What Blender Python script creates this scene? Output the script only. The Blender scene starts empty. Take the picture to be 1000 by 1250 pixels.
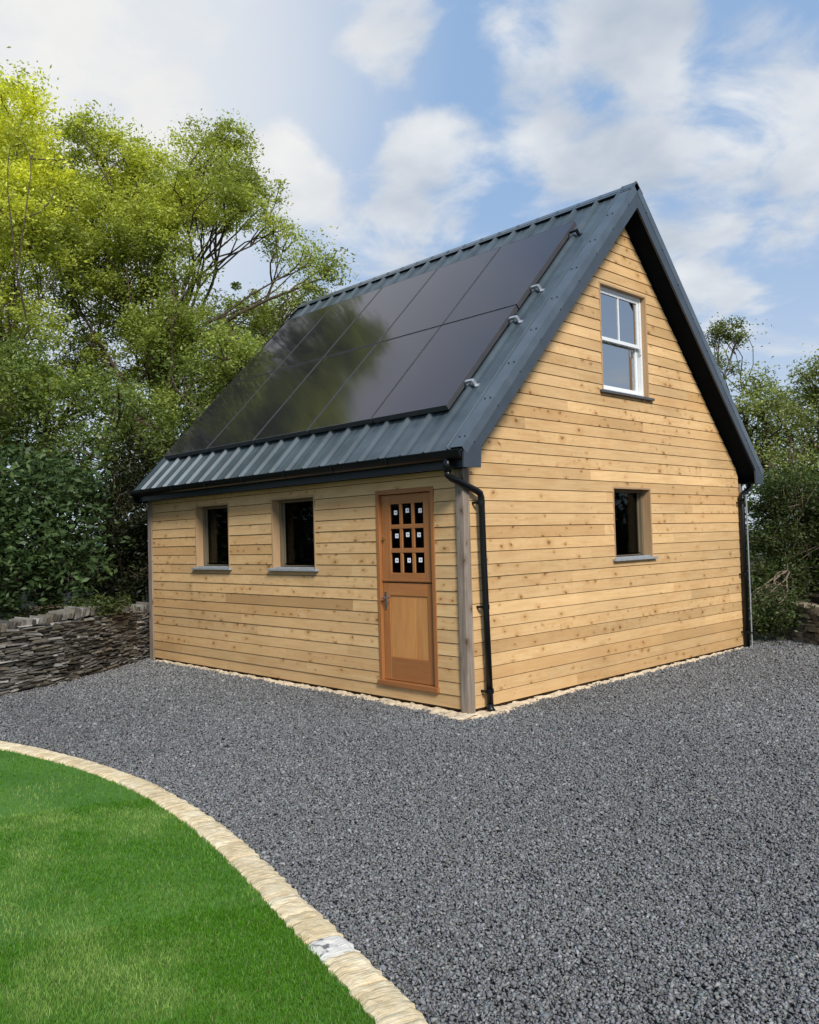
import bpy, math, random
import numpy as np
from mathutils import Matrix, Vector
random.seed(7); rng = np.random.default_rng(11)
S = bpy.context.scene
COL = S.collection
PI = math.pi

# ------------------------------------------------------------------ camera
CX, CY, CZ = 5.6522, -6.2051, 1.7602
YAW, PITCH, ROLL, FOC = 0.8019, 0.0314, 0.0273, 1033.43
_r = Vector((math.cos(YAW), math.sin(YAW), 0))
_f = Vector((-math.sin(YAW)*math.cos(PITCH), math.cos(YAW)*math.cos(PITCH), math.sin(PITCH)))
_u = _r.cross(_f)
RIGHT = math.cos(ROLL)*_r - math.sin(ROLL)*_u
UP = math.sin(ROLL)*_r + math.cos(ROLL)*_u
RIGHT = (math.cos(-ROLL)*_r - math.sin(-ROLL)*_u) if False else RIGHT
CAM = Vector((CX, CY, CZ))
cam = bpy.data.cameras.new('camera'); cam_o = bpy.data.objects.new('camera', cam); COL.objects.link(cam_o)
cam.sensor_fit = 'HORIZONTAL'; cam.sensor_width = 36; cam.lens = 36*FOC/1000
cam.clip_start = .05; cam.clip_end = 3000
M = Matrix.Identity(4)
for i in range(3):
    M[i][0] = RIGHT[i]; M[i][1] = UP[i]; M[i][2] = -_f[i]; M[i][3] = CAM[i]
cam_o.matrix_world = M
S.camera = cam_o

def direction(px, py):
    """direction from the standpoint toward a place in the view"""
    return _f + ((px-500)/FOC)*RIGHT + ((625-py)/FOC)*UP
def at(px, py, depth):
    return CAM + depth*direction(px, py)

# ------------------------------------------------------------------ mesh helpers
class MB:
    def __init__(s): s.v=[]; s.f=[]; s.uv=[]; s.c=[]
    def face_poly(s, pts, uvs=None, col=(.5,.5,.5)):
        b=len(s.v); s.v += [tuple(p) for p in pts]; s.c += [col]*len(pts)
        s.f.append(tuple(range(b,b+len(pts)))); s.uv += list(uvs) if uvs else [(p[0]+p[1], p[2]) for p in pts]
    def hexa(s, p, col=(.5,.5,.5), axis=None, off=(0,0)):
        """p = 8 corners: bottom ring 0-3, top ring 4-7; uv runs along `axis`"""
        b=len(s.v); s.v += [tuple(q) for q in p]; s.c += [col]*8
        for f in ((3,2,1,0),(4,5,6,7),(0,1,5,4),(1,2,6,5),(2,3,7,6),(3,0,4,7)):
            s.f.append(tuple(b+i for i in f))
            for i in f:
                q=p[i]
                if axis is None: s.uv.append((q[0]+q[1]*.7+off[0], q[2]+off[1]))
                else:
                    o=[k for k in range(3) if k!=axis]
                    s.uv.append((q[axis]+off[0], q[o[0]]*1.0+q[o[1]]+off[1]))
    def box(s, x0,x1,y0,y1,z0,z1, col=(.5,.5,.5), axis=None, off=None):
        if off is None: off=(random.random()*50, random.random()*50) if axis is not None else (0,0)
        s.hexa([(x0,y0,z0),(x1,y0,z0),(x1,y1,z0),(x0,y1,z0),(x0,y0,z1),(x1,y0,z1),(x1,y1,z1),(x0,y1,z1)], col, axis, off)
    def prism(s, poly, ext, col=(.5,.5,.5)):
        """poly: list of 3d points; ext: vector"""
        n=len(poly); b=len(s.v); e=Vector(ext)
        s.v += [tuple(p) for p in poly]+[tuple(Vector(p)+e) for p in poly]; s.c += [col]*(2*n)
        fs=[tuple(b+i for i in range(n)), tuple(b+n+i for i in reversed(range(n)))]
        for i in range(n):
            j=(i+1)%n; fs.append((b+j,b+i,b+n+i,b+n+j))
        for f in fs:
            s.f.append(f)
            for k in f: q=s.v[k]; s.uv.append((q[0]+q[1],q[2]))
    def tube(s, pts, rad, n=8, col=(.5,.5,.5), cap=True):
        pts=[Vector(p) for p in pts]
        if not hasattr(rad,'__len__'): rad=[rad]*len(pts)
        b=len(s.v); up=None; L=0
        rings=[]
        for i,p in enumerate(pts):
            t=(pts[min(i+1,len(pts)-1)]-pts[max(i-1,0)])
            if t.length<1e-9: t=Vector((0,0,1))
            t.normalize()
            if up is None:
                up=Vector((0,0,1)) if abs(t.z)<.9 else Vector((1,0,0))
            x=t.cross(up); x.normalize(); y=x.cross(t); up=y
            if i: L+=(p-pts[i-1]).length
            rings.append(L)
            for k in range(n):
                a=2*PI*k/n; s.v.append(tuple(p+rad[i]*(math.cos(a)*x+math.sin(a)*y))); s.c.append(col)
        for i in range(len(pts)-1):
            for k in range(n):
                k2=(k+1)%n
                s.f.append((b+i*n+k,b+i*n+k2,b+(i+1)*n+k2,b+(i+1)*n+k))
                s.uv += [(k/n,rings[i]),((k+1)/n,rings[i]),((k+1)/n,rings[i+1]),(k/n,rings[i+1])]
        if cap:
            for f in (tuple(b+k for k in reversed(range(n))), tuple(b+(len(pts)-1)*n+k for k in range(n))):
                s.f.append(f); s.uv += [(0,0)]*n
    def build(s, name, mat, parent=None, smooth=False, label=None, bevel=0):
        me=bpy.data.meshes.new(name); me.from_pydata(s.v,[],s.f)
        uv=me.uv_layers.new(name='UVMap'); uv.data.foreach_set('uv', np.array(s.uv,dtype=np.float32).ravel())
        ca=me.color_attributes.new('Col','FLOAT_COLOR','POINT')
        c=np.ones((len(s.v),4),dtype=np.float32); c[:,:3]=np.array(s.c,dtype=np.float32); ca.data.foreach_set('color',c.ravel())
        if smooth: me.polygons.foreach_set('use_smooth',[True]*len(me.polygons))
        me.materials.append(mat); me.update()
        o=bpy.data.objects.new(name,me); COL.objects.link(o)
        if parent is not None: o.parent=parent
        if label: o['label']=label
        if bevel:
            m=o.modifiers.new('bevel','BEVEL'); m.width=bevel; m.segments=2; m.limit_method='ANGLE'; m.angle_limit=math.radians(40)
        return o

def fast_mesh(name, verts, faces, cols, mat, parent=None):
    """verts (N,3), faces (F,k) constant k, cols (N,3)"""
    k=faces.shape[1]; me=bpy.data.meshes.new(name)
    me.vertices.add(len(verts)); me.vertices.foreach_set('co', verts.astype(np.float32).ravel())
    me.loops.add(faces.size); me.loops.foreach_set('vertex_index', faces.astype(np.int32).ravel())
    me.polygons.add(len(faces)); me.polygons.foreach_set('loop_start', np.arange(0,faces.size,k,dtype=np.int32))
    me.update(calc_edges=True)
    ca=me.color_attributes.new('Col','FLOAT_COLOR','POINT')
    c=np.ones((len(verts),4),dtype=np.float32); c[:,:3]=cols; ca.data.foreach_set('color',c.ravel())
    me.materials.append(mat)
    o=bpy.data.objects.new(name,me); COL.objects.link(o)
    if parent is not None: o.parent=parent
    return o

def tag(o, label=None, cat=None, group=None, kind=None):
    if label: o['label']=label
    if cat: o['category']=cat
    if group: o['group']=group
    if kind: o['kind']=kind
    return o
def empty(name, loc, label, cat, group=None):
    o=bpy.data.objects.new(name,None); COL.objects.link(o); o.location=loc; o.empty_display_size=.2
    bpy.context.view_layer.update()
    return tag(o,label,cat,group)
def adopt(parent):
    """children were modelled in world space: keep them where they stand"""
    inv=Matrix.Translation(-Vector(parent.location))
    for o in bpy.data.objects:
        if o.parent is parent: o.matrix_parent_inverse=inv

# ------------------------------------------------------------------ material helpers
def new_mat(name):
    m=bpy.data.materials.new(name); m.use_nodes=True; nt=m.node_tree; nt.nodes.clear()
    out=nt.nodes.new('ShaderNodeOutputMaterial'); p=nt.nodes.new('ShaderNodeBsdfPrincipled')
    nt.links.new(p.outputs[0],out.inputs[0]); return m,nt,p,out
def N(nt,t,**kw):
    n=nt.nodes.new(t)
    for k,v in kw.items():
        if k.startswith('i_'): n.inputs[k[2:].replace('_',' ')].default_value=v
        else: setattr(n,k,v)
    return n
def L(nt,a,b): nt.links.new(a,b)
def ramp(nt, fac, stops):
    r=N(nt,'ShaderNodeValToRGB'); e=r.color_ramp.elements
    while len(e)<len(stops): e.new(.5)
    for i,(p,c) in enumerate(stops):
        e[i].position=p; e[i].color=(c,c,c,1) if not hasattr(c,'__len__') else (*c[:3],1)
    L(nt,fac,r.inputs[0]); return r.outputs[0]
def mixc(nt, a, b, fac, mode='MIX'):
    m=N(nt,'ShaderNodeMix',data_type='RGBA',blend_type=mode)
    for sock,val in ((m.inputs[0],fac),(m.inputs[6],a),(m.inputs[7],b)):
        if hasattr(val,'is_output') or hasattr(val,'links'): L(nt,val,sock)
        elif hasattr(val,'__len__'): sock.default_value=(*val[:3],1)
        else: sock.default_value=val
    return m.outputs[2]
def math_(nt, op, a, b=None, clamp=False):
    m=N(nt,'ShaderNodeMath',operation=op); m.use_clamp=clamp
    for i,val in enumerate((a,b)):
        if val is None: continue
        if hasattr(val,'links'): L(nt,val,m.inputs[i])
        else: m.inputs[i].default_value=val
    return m.outputs[0]
def bump(nt,p,h,strength=.3,dist=.01):
    b=N(nt,'ShaderNodeBump'); b.inputs['Strength'].default_value=strength; b.inputs['Distance'].default_value=dist
    L(nt,h,b.inputs['Height']); L(nt,b.outputs[0],p.inputs['Normal'])

def plain(name,col,rough=.5,spec=.5,metal=0,var=.15,scale=6,bmp=0):
    m,nt,p,o=new_mat(name)
    tc=N(nt,'ShaderNodeTexCoord'); n=N(nt,'ShaderNodeTexNoise'); n.inputs['Scale'].default_value=scale; n.inputs['Detail'].default_value=6
    L(nt,tc.outputs['Object'],n.inputs['Vector'])
    v=ramp(nt,n.outputs['Fac'],[(.3,1-var),(.7,1+var)])
    L(nt,mixc(nt,col,v,1,'MULTIPLY'),p.inputs['Base Color'])
    p.inputs['Roughness'].default_value=rough; p.inputs['Specular IOR Level'].default_value=spec; p.inputs['Metallic'].default_value=metal
    if bmp: bump(nt,p,n.outputs['Fac'],bmp,.01)
    return m

def wood(name, c_light, c_dark, c_knot, knots=True, rough=.6, grain=.55, spec=.25, tone_vary=0):
    """board wood; u runs along the grain in metres; Col.r = board tone, Col.g = board hue"""
    m,nt,p,o=new_mat(name)
    uv=N(nt,'ShaderNodeUVMap'); vc=N(nt,'ShaderNodeVertexColor',layer_name='Col')
    sep=N(nt,'ShaderNodeSeparateColor'); L(nt,vc.outputs[0],sep.inputs[0])
    mp=N(nt,'ShaderNodeMapping'); mp.inputs['Scale'].default_value=(1.1,22,1); L(nt,uv.outputs[0],mp.inputs[0])
    n1=N(nt,'ShaderNodeTexNoise'); n1.inputs['Scale'].default_value=2.2; n1.inputs['Detail'].default_value=7; n1.inputs['Distortion'].default_value=.6; n1.inputs['Roughness'].default_value=.62
    L(nt,mp.outputs[0],n1.inputs[0])
    mp2=N(nt,'ShaderNodeMapping'); mp2.inputs['Scale'].default_value=(.9,4,1); L(nt,uv.outputs[0],mp2.inputs[0])
    n2=N(nt,'ShaderNodeTexNoise'); n2.inputs['Scale'].default_value=2; n2.inputs['Detail'].default_value=5; L(nt,mp2.outputs[0],n2.inputs[0])
    g=ramp(nt,n1.outputs['Fac'],[(.32,0),(.68,1)])
    c=mixc(nt,c_light,c_dark,math_(nt,'MULTIPLY',g,grain))
    c=mixc(nt,c,c_dark,math_(nt,'MULTIPLY',ramp(nt,n2.outputs['Fac'],[(.5,0),(.75,1)]),.6))
    c=mixc(nt,c,c_dark,math_(nt,'MULTIPLY',sep.outputs[1],.75))
    if knots:
        nw=N(nt,'ShaderNodeTexNoise'); nw.inputs['Scale'].default_value=9; L(nt,uv.outputs[0],nw.inputs[0])
        ad=N(nt,'ShaderNodeMix',data_type='RGBA',blend_type='LINEAR_LIGHT'); ad.inputs[0].default_value=.035
        L(nt,uv.outputs[0],ad.inputs[6]); L(nt,nw.outputs['Color'],ad.inputs[7])
        mk=N(nt,'ShaderNodeMapping'); mk.inputs['Scale'].default_value=(6.2,10.5,1); L(nt,ad.outputs[2],mk.inputs[0])
        vo=N(nt,'ShaderNodeTexVoronoi',voronoi_dimensions='2D'); vo.inputs['Scale'].default_value=1; L(nt,mk.outputs[0],vo.inputs['Vector']); vo.inputs['Randomness'].default_value=1
        sc=N(nt,'ShaderNodeSeparateColor'); L(nt,vo.outputs['Color'],sc.inputs[0])
        gate=ramp(nt,math_(nt,'ADD',sc.outputs[0],math_(nt,'MULTIPLY',sep.outputs[2],.55)),[(.90,0),(1.02,1)])
        mm=N(nt,'ShaderNodeMapping'); mm.inputs['Scale'].default_value=(9,14,1); L(nt,uv.outputs[0],mm.inputs[0])
        nm_=N(nt,'ShaderNodeTexNoise'); nm_.inputs['Scale'].default_value=1; nm_.inputs['Detail'].default_value=5; nm_.inputs['Roughness'].default_value=.65; L(nt,mm.outputs[0],nm_.inputs[0])
        c=mixc(nt,c,c_dark,math_(nt,'MULTIPLY',math_(nt,'MULTIPLY',ramp(nt,nm_.outputs['Fac'],[(.52,0),(.70,1)]),math_(nt,'ADD',math_(nt,'MULTIPLY',sep.outputs[2],.8),.15)),.75))
        sz_=math_(nt,'ADD',math_(nt,'MULTIPLY',math_(nt,'MULTIPLY',sc.outputs[1],sc.outputs[1]),1.9),.35); vd=math_(nt,'DIVIDE',vo.outputs['Distance'],sz_)
        k1=math_(nt,'MULTIPLY',ramp(nt,vd,[(.03,1),(.11,0)]),gate)
        k2=math_(nt,'MULTIPLY',ramp(nt,vd,[(.08,1),(.36,0)]),gate)
        c=mixc(nt,c,c_dark,math_(nt,'MULTIPLY',k2,.8))
        c=mixc(nt,c,c_knot,math_(nt,'MULTIPLY',k1,.8))
    tone=N(nt,'ShaderNodeMapRange'); tone.inputs['To Min'].default_value=.72; tone.inputs['To Max'].default_value=1.2
    L(nt,sep.outputs[0],tone.inputs[0])
    c=mixc(nt,c,tone.outputs[0],1,'MULTIPLY')
    if tone_vary:  # soft random blotches, and darker towards the foot of the wall
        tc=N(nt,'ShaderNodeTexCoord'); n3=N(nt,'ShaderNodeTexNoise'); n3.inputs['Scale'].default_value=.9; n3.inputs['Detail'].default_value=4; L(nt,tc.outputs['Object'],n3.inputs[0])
        c=mixc(nt,c,ramp(nt,n3.outputs['Fac'],[(.3,.84),(.65,1.08)]),tone_vary,'MULTIPLY')
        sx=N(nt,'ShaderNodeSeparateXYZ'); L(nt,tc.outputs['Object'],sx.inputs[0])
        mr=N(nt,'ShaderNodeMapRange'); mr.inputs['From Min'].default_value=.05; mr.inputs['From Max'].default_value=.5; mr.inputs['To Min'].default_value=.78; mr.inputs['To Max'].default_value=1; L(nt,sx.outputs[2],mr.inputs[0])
        c=mixc(nt,c,mr.outputs[0],tone_vary,'MULTIPLY')
    L(nt,c,p.inputs['Base Color']); p.inputs['Roughness'].default_value=rough; p.inputs['Specular IOR Level'].default_value=spec
    bump(nt,p,n1.outputs['Fac'],.25,.004)
    return m

def leaf_mat(name, trans=.35, rough=.5, spec=.35):
    m,nt,p,o=new_mat(name)
    vc=N(nt,'ShaderNodeVertexColor',layer_name='Col')
    L(nt,vc.outputs[0],p.inputs['Base Color']); p.inputs['Roughness'].default_value=rough; p.inputs['Specular IOR Level'].default_value=spec
    t=N(nt,'ShaderNodeBsdfTranslucent'); L(nt,mixc(nt,vc.outputs[0],(1.35,1.3,.62),1,'MULTIPLY'),t.inputs[0])
    mx=N(nt,'ShaderNodeMixShader'); mx.inputs[0].default_value=trans
    L(nt,p.outputs[0],mx.inputs[1]); L(nt,t.outputs[0],mx.inputs[2]); L(nt,mx.outputs[0],o.inputs[0])
    return m

MT={}
MT['clad']=wood('larch_cladding',(.755,.505,.245),(.56,.305,.115),(.16,.075,.03),tone_vary=.6)
MT['door']=wood('red_cedar',(.44,.185,.058),(.28,.10,.03),(.1,.04,.02),knots=False,rough=.45,spec=.4)
MT['doorpanel']=wood('honey_cedar',(.58,.28,.09),(.42,.165,.045),(.1,.04,.02),knots=False,rough=.45,spec=.4)
MT['reveal']=wood('reveal_timber',(.50,.33,.18),(.36,.21,.10),(.1,.05,.02),knots=False)
MT['post']=wood('weathered_post',(.36,.30,.24),(.17,.12,.085),(.06,.04,.03),knots=True,rough=.85,spec=.1,grain=.9)
MT['framegrey']=wood('brown_frame',(.20,.155,.095),(.12,.09,.055),(.05,.05,.04),knots=False)  # even brown timber of the window frames
MT['roof']=plain('slate_blue_metal',(.068,.088,.100),.36,.45,metal=.15,var=.25,scale=3)
MT['verge']=plain('verge_metal',(.100,.123,.142),.32,.5,metal=.3,var=.15,scale=4)
MT['barge']=plain('verge_metal_shaded',(.046,.058,.071),.42,.5,var=.12,scale=4)  # same metal as the verge, darkened to paint in the shaded face
MT['dark']=plain('dark_anthracite',(.002,.0045,.008),.8,.08,var=.2)
MT['fascia']=plain('fascia_anthracite',(.013,.019,.027),.4,.5,var=.15)
MT['black']=plain('black_plastic',(.004,.0045,.005),.32,.35,var=.2)
MT['void']=plain('dark_backing',(.012,.009,.006),.9,.1)
MT['gap']=plain('brown_membrane',(.07,.04,.018),.9,.1)
MT['inside']=plain('interior_board',(.03,.03,.028),.9,.1)
MT['screw']=plain('screw_head',(.02,.022,.025),.4,.5)
MT['alu']=plain('aluminium',(.50,.51,.53),.4,.5,metal=.6,var=.08)
MT['white']=plain('white_paint',(.78,.79,.78),.4,.5,var=.04)
MT['sill']=plain('grey_sill',(.30,.31,.31),.6,.3,var=.15,scale=20)
MT['slate']=plain('slate_sill',(.085,.085,.088),.6,.3,var=.2,scale=20)
MT['steel']=plain('brushed_steel',(.55,.54,.5),.25,.5,metal=1,var=.08)
MT['brass']=plain('brass',(.6,.42,.15),.3,.5,metal=1)
MT['paper']=plain('white_paper',(.85,.86,.88),.7,.2,var=.03)
MT['ink']=plain('grey_ink',(.18,.18,.2),.7,.2)
MT['lit_edge']=plain('lit_edge_grey',(.30,.32,.32),.5,.3)
MT['mortar']=plain('pale_mortar',(.62,.50,.34),.95,.1,var=.25,scale=14,bmp=.8)
MT['earth']=plain('dark_earth',(.045,.034,.022),.95,.1,var=.4,scale=3,bmp=.8)
MT['sky_tone_curtain']=plain('sky_tone_cloth',(.34,.40,.45),.9,.1,var=.05)

def glass_mat(name,tint=(.5,.55,.55),ior=1.5,floor=.0):
    m,nt,p,o=new_mat(name)
    fr=N(nt,'ShaderNodeFresnel'); fr.inputs[0].default_value=ior
    gl=N(nt,'ShaderNodeBsdfGlossy'); gl.inputs['Roughness'].default_value=.01
    tr=N(nt,'ShaderNodeBsdfTransparent'); tr.inputs[0].default_value=(*tint,1)
    mx=N(nt,'ShaderNodeMixShader'); L(nt,math_(nt,'MAXIMUM',fr.outputs[0],floor),mx.inputs[0]); L(nt,tr.outputs[0],mx.inputs[1]); L(nt,gl.outputs[0],mx.inputs[2])
    L(nt,mx.outputs[0],o.inputs[0]); nt.nodes.remove(p); return m
MT['glass']=glass_mat('window_glass',ior=1.14)
MT['skyglass']=glass_mat('upper_window_glass',(.8,.85,.88),ior=2.6,floor=.60)

def pv_mat():
    m,nt,p,o=new_mat('black_photovoltaic_glass')
    uv=N(nt,'ShaderNodeUVMap'); 
    tc=N(nt,'ShaderNodeTexCoord'); n=N(nt,'ShaderNodeTexNoise'); n.inputs['Scale'].default_value=1.3; n.inputs['Detail'].default_value=4
    L(nt,tc.outputs['Object'],n.inputs[0])
    br=N(nt,'ShaderNodeTexBrick'); br.offset=0; br.inputs['Scale'].default_value=1; br.inputs['Brick Width'].default_value=.19; br.inputs['Row Height'].default_value=.19; br.inputs['Mortar Size'].default_value=.0018
    br.inputs['Color1'].default_value=(.017,.0165,.020,1); br.inputs['Color2'].default_value=(.019,.018,.022,1); br.inputs['Mortar'].default_value=(.024,.024,.028,1)
    L(nt,uv.outputs[0],br.inputs[0]); L(nt,br.outputs['Color'],p.inputs['Base Color'])
    L(nt,ramp(nt,n.outputs['Fac'],[(.3,.07),(.7,.11)]),p.inputs['Roughness'])
    p.inputs['IOR'].default_value=1.62; p.inputs['Specular IOR Level'].default_value=.5; p.inputs['Specular Tint'].default_value=(1,.82,1,1)
    return m
MT['pv']=pv_mat(); MT['pvframe']=plain('black_anodised_frame',(.065,.065,.070),.4,.3,var=.1)

# ------------------------------------------------------------------ the house
LN, W = 6.50, 6.132                 # length along -X, gable width along +Y
HE, HR, OE, OG = 2.6195, 6.0464, .235, .262
house=empty('timber_house',(-LN/2,W/2,0),'timber clad house with steep metal roof carrying a field of black solar panels','house')
SL=Vector((0,W/2+OE,HR-HE)); SLEN=SL.length; SL.normalize(); NR=Vector((0,-SL.z,SL.y))
TAN=SL.z/SL.y
def zr(y): return HE+(min(y,W-y)+OE)*TAN
def rp(x,s,h,back=False):
    p=Vector((x,-OE,HE))+SL*s+NR*h
    if back: p.y=W-p.y
    return p
Z0,BH=.055,.1297
front_open=[(-5.163,-4.278,1.425,2.313),(-3.280,-2.386,1.422,2.313),(-1.289,-.401,.1915,2.2915)]
gable_open=[(2.701,3.579,1.440,2.323),(2.554,3.628,3.478,4.814)]
def sub_iv(lo,hi,cuts):
    iv=[(lo,hi)]
    for a,b in cuts:
        nv=[]
        for u,v in iv:
            if b<=u or a>=v: nv.append((u,v)); continue
            if a>u: nv.append((u,a))
            if b<v: nv.append((b,v))
        iv=nv
    return iv
def cladding(name, opens, lim, ztop, axis, plane, sgn):
    """horizontal boards on the plane; lim(z) -> (lo,hi); sgn = outward direction of the plane's normal"""
    mb=MB(); z=Z0; i=0
    T_B,T_T,GAP=.024,.016,.0068
    while z<ztop:
        zt=min(z+BH-GAP,ztop)
        lo0,hi0=lim(z); 
        if hi0-lo0<.06: break
        brk=sorted({z,zt,*[q for o in opens for q in o[2:] if z+.002<q<zt-.002]})
        # butt joints
        joints=[]; u=lo0-random.uniform(0,3)
        while u<hi0:
            u+=random.uniform(2.6,5.4)
            if lo0+.3<u<hi0-.3: joints.append(u)
        edges=[-99]+joints+[99]
        tones=[(min(1,max(0,random.gauss(.5,.17))), max(0,random.gauss(.08,.16)) if random.random()<.86 else random.uniform(.25,.8), random.random()) for _ in edges]
        offs=[(random.random()*90,random.random()*90) for _ in edges]
        wob=random.uniform(-.002,.002)
        for a,b in zip(brk[:-1],brk[1:]):
            cuts=[(o[0],o[1]) for o in opens if o[2]<b-.001 and o[3]>a+.001]
            la,ha=lim(a); lb,hb=lim(b)
            for (e0,e1),tone,off in zip(zip(edges[:-1],edges[1:]),tones,offs):
                for u,v in sub_iv(max(min(la,lb),e0),min(max(ha,hb),e1),cuts):
                    ua=max(u,la); va=min(v,ha); ub=max(u,lb); vb=min(v,hb)
                    if u==e0 : ua+=.0015; ub+=.0015
                    if va-ua<.005 and vb-ub<.005: continue
                    va=max(va,ua+.001); vb=max(vb,ub+.001)
                    ta=T_B+(T_T-T_B)*(a-z)/(zt-z)+wob; tb=T_B+(T_T-T_B)*(b-z)/(zt-z)+wob
                    def P(t,d,h):
                        return (t,plane+sgn*d,h) if axis==0 else (plane+sgn*d,t,h)
                    c=[P(ua,.001,a),P(va,.001,a),P(va,ta,a),P(ua,ta,a),P(ub,.001,b),P(vb,.001,b),P(vb,tb,b),P(ub,tb,b)]
                    mb.hexa(c,tone,axis,off)
        z+=BH; i+=1
    return mb
# boards sit outward of backing walls; backing planes are pulled in so board faces land on y=0 / x=0
BK=.02
mb=cladding('front',front_open,lambda z:(-LN+.05,-.07),2.47,0,BK,-1)
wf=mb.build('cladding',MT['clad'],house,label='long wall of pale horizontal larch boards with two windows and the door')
def glim(z):
    d=max(0,(z-(HE+OE*TAN-.30))/TAN); return (max(.075,d),min(W-.03,W-d))
mb=cladding('gable',gable_open,glim,5.75,1,-BK,1)
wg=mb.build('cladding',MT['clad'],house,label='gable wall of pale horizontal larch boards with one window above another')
# backing walls with openings (dark behind the board gaps)
def backing(opens, axis, plane, lo, hi, z0, z1, sgn, apex=None):
    mb=MB(); zs=sorted({z0,z1,*[q for o in opens for q in o[2:]]})
    for a,b in zip(zs[:-1],zs[1:]):
        cuts=[(o[0],o[1]) for o in opens if o[2]<b-.001 and o[3]>a+.001]
        for u,v in sub_iv(lo,hi,cuts):
            if apex is None:
                d0,d1=sorted((plane,plane-sgn*.12))
                if axis==0: mb.box(u,v,d0,d1,a,b)
                else: mb.box(d0,d1,u,v,a,b)
            else:
                for k in range(1):
                    n=8; 
                    for q in range(n):
                        aa=a+(b-a)*q/n; bb=a+(b-a)*(q+1)/n
                        la,ha=apex(aa); lb,hb=apex(bb)
                        ua,va=max(u,la),min(v,ha); ub,vb=max(u,lb),min(v,hb)
                        if va-ua<.01: continue
                        d0,d1=plane-sgn*.12,plane
                        mb.hexa([(d0,ua,aa),(d1,ua,aa),(d1,va,aa),(d0,va,aa),(d0,ub,bb),(d1,ub,bb),(d1,max(vb,ub),bb),(d0,max(vb,ub),bb)])
    return mb
backing(front_open,0,BK,-LN+.03,-.15,.03,2.47,-1).build('wall_backing',MT['gap'],house)
backing(gable_open,1,-BK,.0,W,.03,5.7,1,lambda z:(max(.02,(z-(HE+OE*TAN-.31))/TAN),min(W-.02,W-(z-(HE+OE*TAN-.31))/TAN))).build('wall_backing',MT['gap'],house)
# plain rear and far walls, floors
mb=MB(); mb.box(-LN+.02,-.02,W-.12,W,.03,2.47,(.5,.1,.3),0); mb.box(-LN,-LN+.12,.02,W-.13,.03,2.47,(.5,.1,.3),1)
mb.prism([(-LN,.02,2.472),(-LN,W-.02,2.472),(-LN,W/2,5.65)],(.12,0,0))
mb.build('rear_wall',MT['clad'],house)
mb=MB(); mb.box(-LN+.13,-.15,.15,W-.13,.04,.10); mb.box(-LN+.13,-.15,.15,W-.13,2.7,2.8); mb.build('floor',MT['inside'],house)
mb=MB(); mb.box(-2.2,-2.1,.5,W-.2,.11,2.69); mb.build('partition_wall',MT['inside'],house)
# plinth shadow gap
mb=MB(); mb.box(-LN+.04,-.08,.012,.10,.0,.028); mb.box(-.10,-.012,.08,W-.05,.0,.028); mb.build('plinth',MT['void'],house)
# posts
mb=MB(); mb.box(-.075,.028,-.028,.073,0,2.44,(.6,.1,.3),2)
mb.build('corner_post',MT['post'],house,label='weathered grey post at the near corner',bevel=.006)
mb=MB(); mb.box(-LN-.07,-LN+.045,-.022,.075,0,2.46,(.7,.1,.3),2)
mb.build('corner_post',MT['post'],house,label='thin weathered post at the far end of the long wall',bevel=.005)
mb=MB(); mb.box(-.05,.022,W-.028,W+.06,0,2.44,(.4,.4,.3),2)
mb.build('corner_post',MT['post'],house,label='weathered post behind the downpipe at the far end of the gable',bevel=.005)

# roof ------------------------------------------------------------
XL,XR=-LN-.085,OG-.012
def sheet(back):
    mb=MB(); pitch=.333; prof=[]; x=XR-.30
    k=0
    xs=[]
    x=XR-.16
    prof=[(XR,0)]
    while x>XL+.06:
        prof+= [(x+.034,0),(x+.015,.038),(x-.015,.038),(x-.034,0)]
        for q in (.111,.222):
            xx=x-q
            if xx>XL+.05: prof+=[(xx+.014,0),(xx+.006,.004),(xx-.006,.004),(xx-.014,0)]
        x-=pitch
    prof.append((XL,0))
    s0,s1=-.05,SLEN-.01
    for (xa,ha),(xb,hb) in zip(prof[:-1],prof[1:]):
        q=[rp(xa,s0,ha,back),rp(xa,s1,ha,back),rp(xb,s1,hb,back),rp(xb,s0,hb,back)]
        if back: q.reverse()
        mb.face_poly(q)
    return mb
for b,lab in ((False,'ribbed slate blue metal slope under the solar panels'),(True,'ribbed slate blue metal slope facing away')):
    mb=sheet(b); mb.build('roof_sheet',MT['roof'],house,label=lab)
    # boarding under the sheet; its underside is the overhang soffit
    m2=MB(); XD=OG-.03
    poly=[rp(XD,.02,-.008,b),rp(XD,SLEN-.012,-.008,b),Vector(rp(XD,SLEN-.012,-.008,b))-Vector((0,0,.275)),Vector(rp(XD,.02,-.008,b))-Vector((0,0,.16))]
    poly=[rp(XD,.02,-.008,b),rp(XD,SLEN,-.008,b)]
    p0=Vector(poly[0]); p1=Vector(poly[1]); p1.y=W/2-(.0015 if not b else -.0015)
    poly=[p0,p1,p1-Vector((0,0,.262)),p0+Vector((0,(.09 if not b else -.09),.09*TAN-.262))]
    m2.prism(poly,(XL+.02-XD,0,0)); m2.build('soffit',MT['dark'],house)
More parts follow.
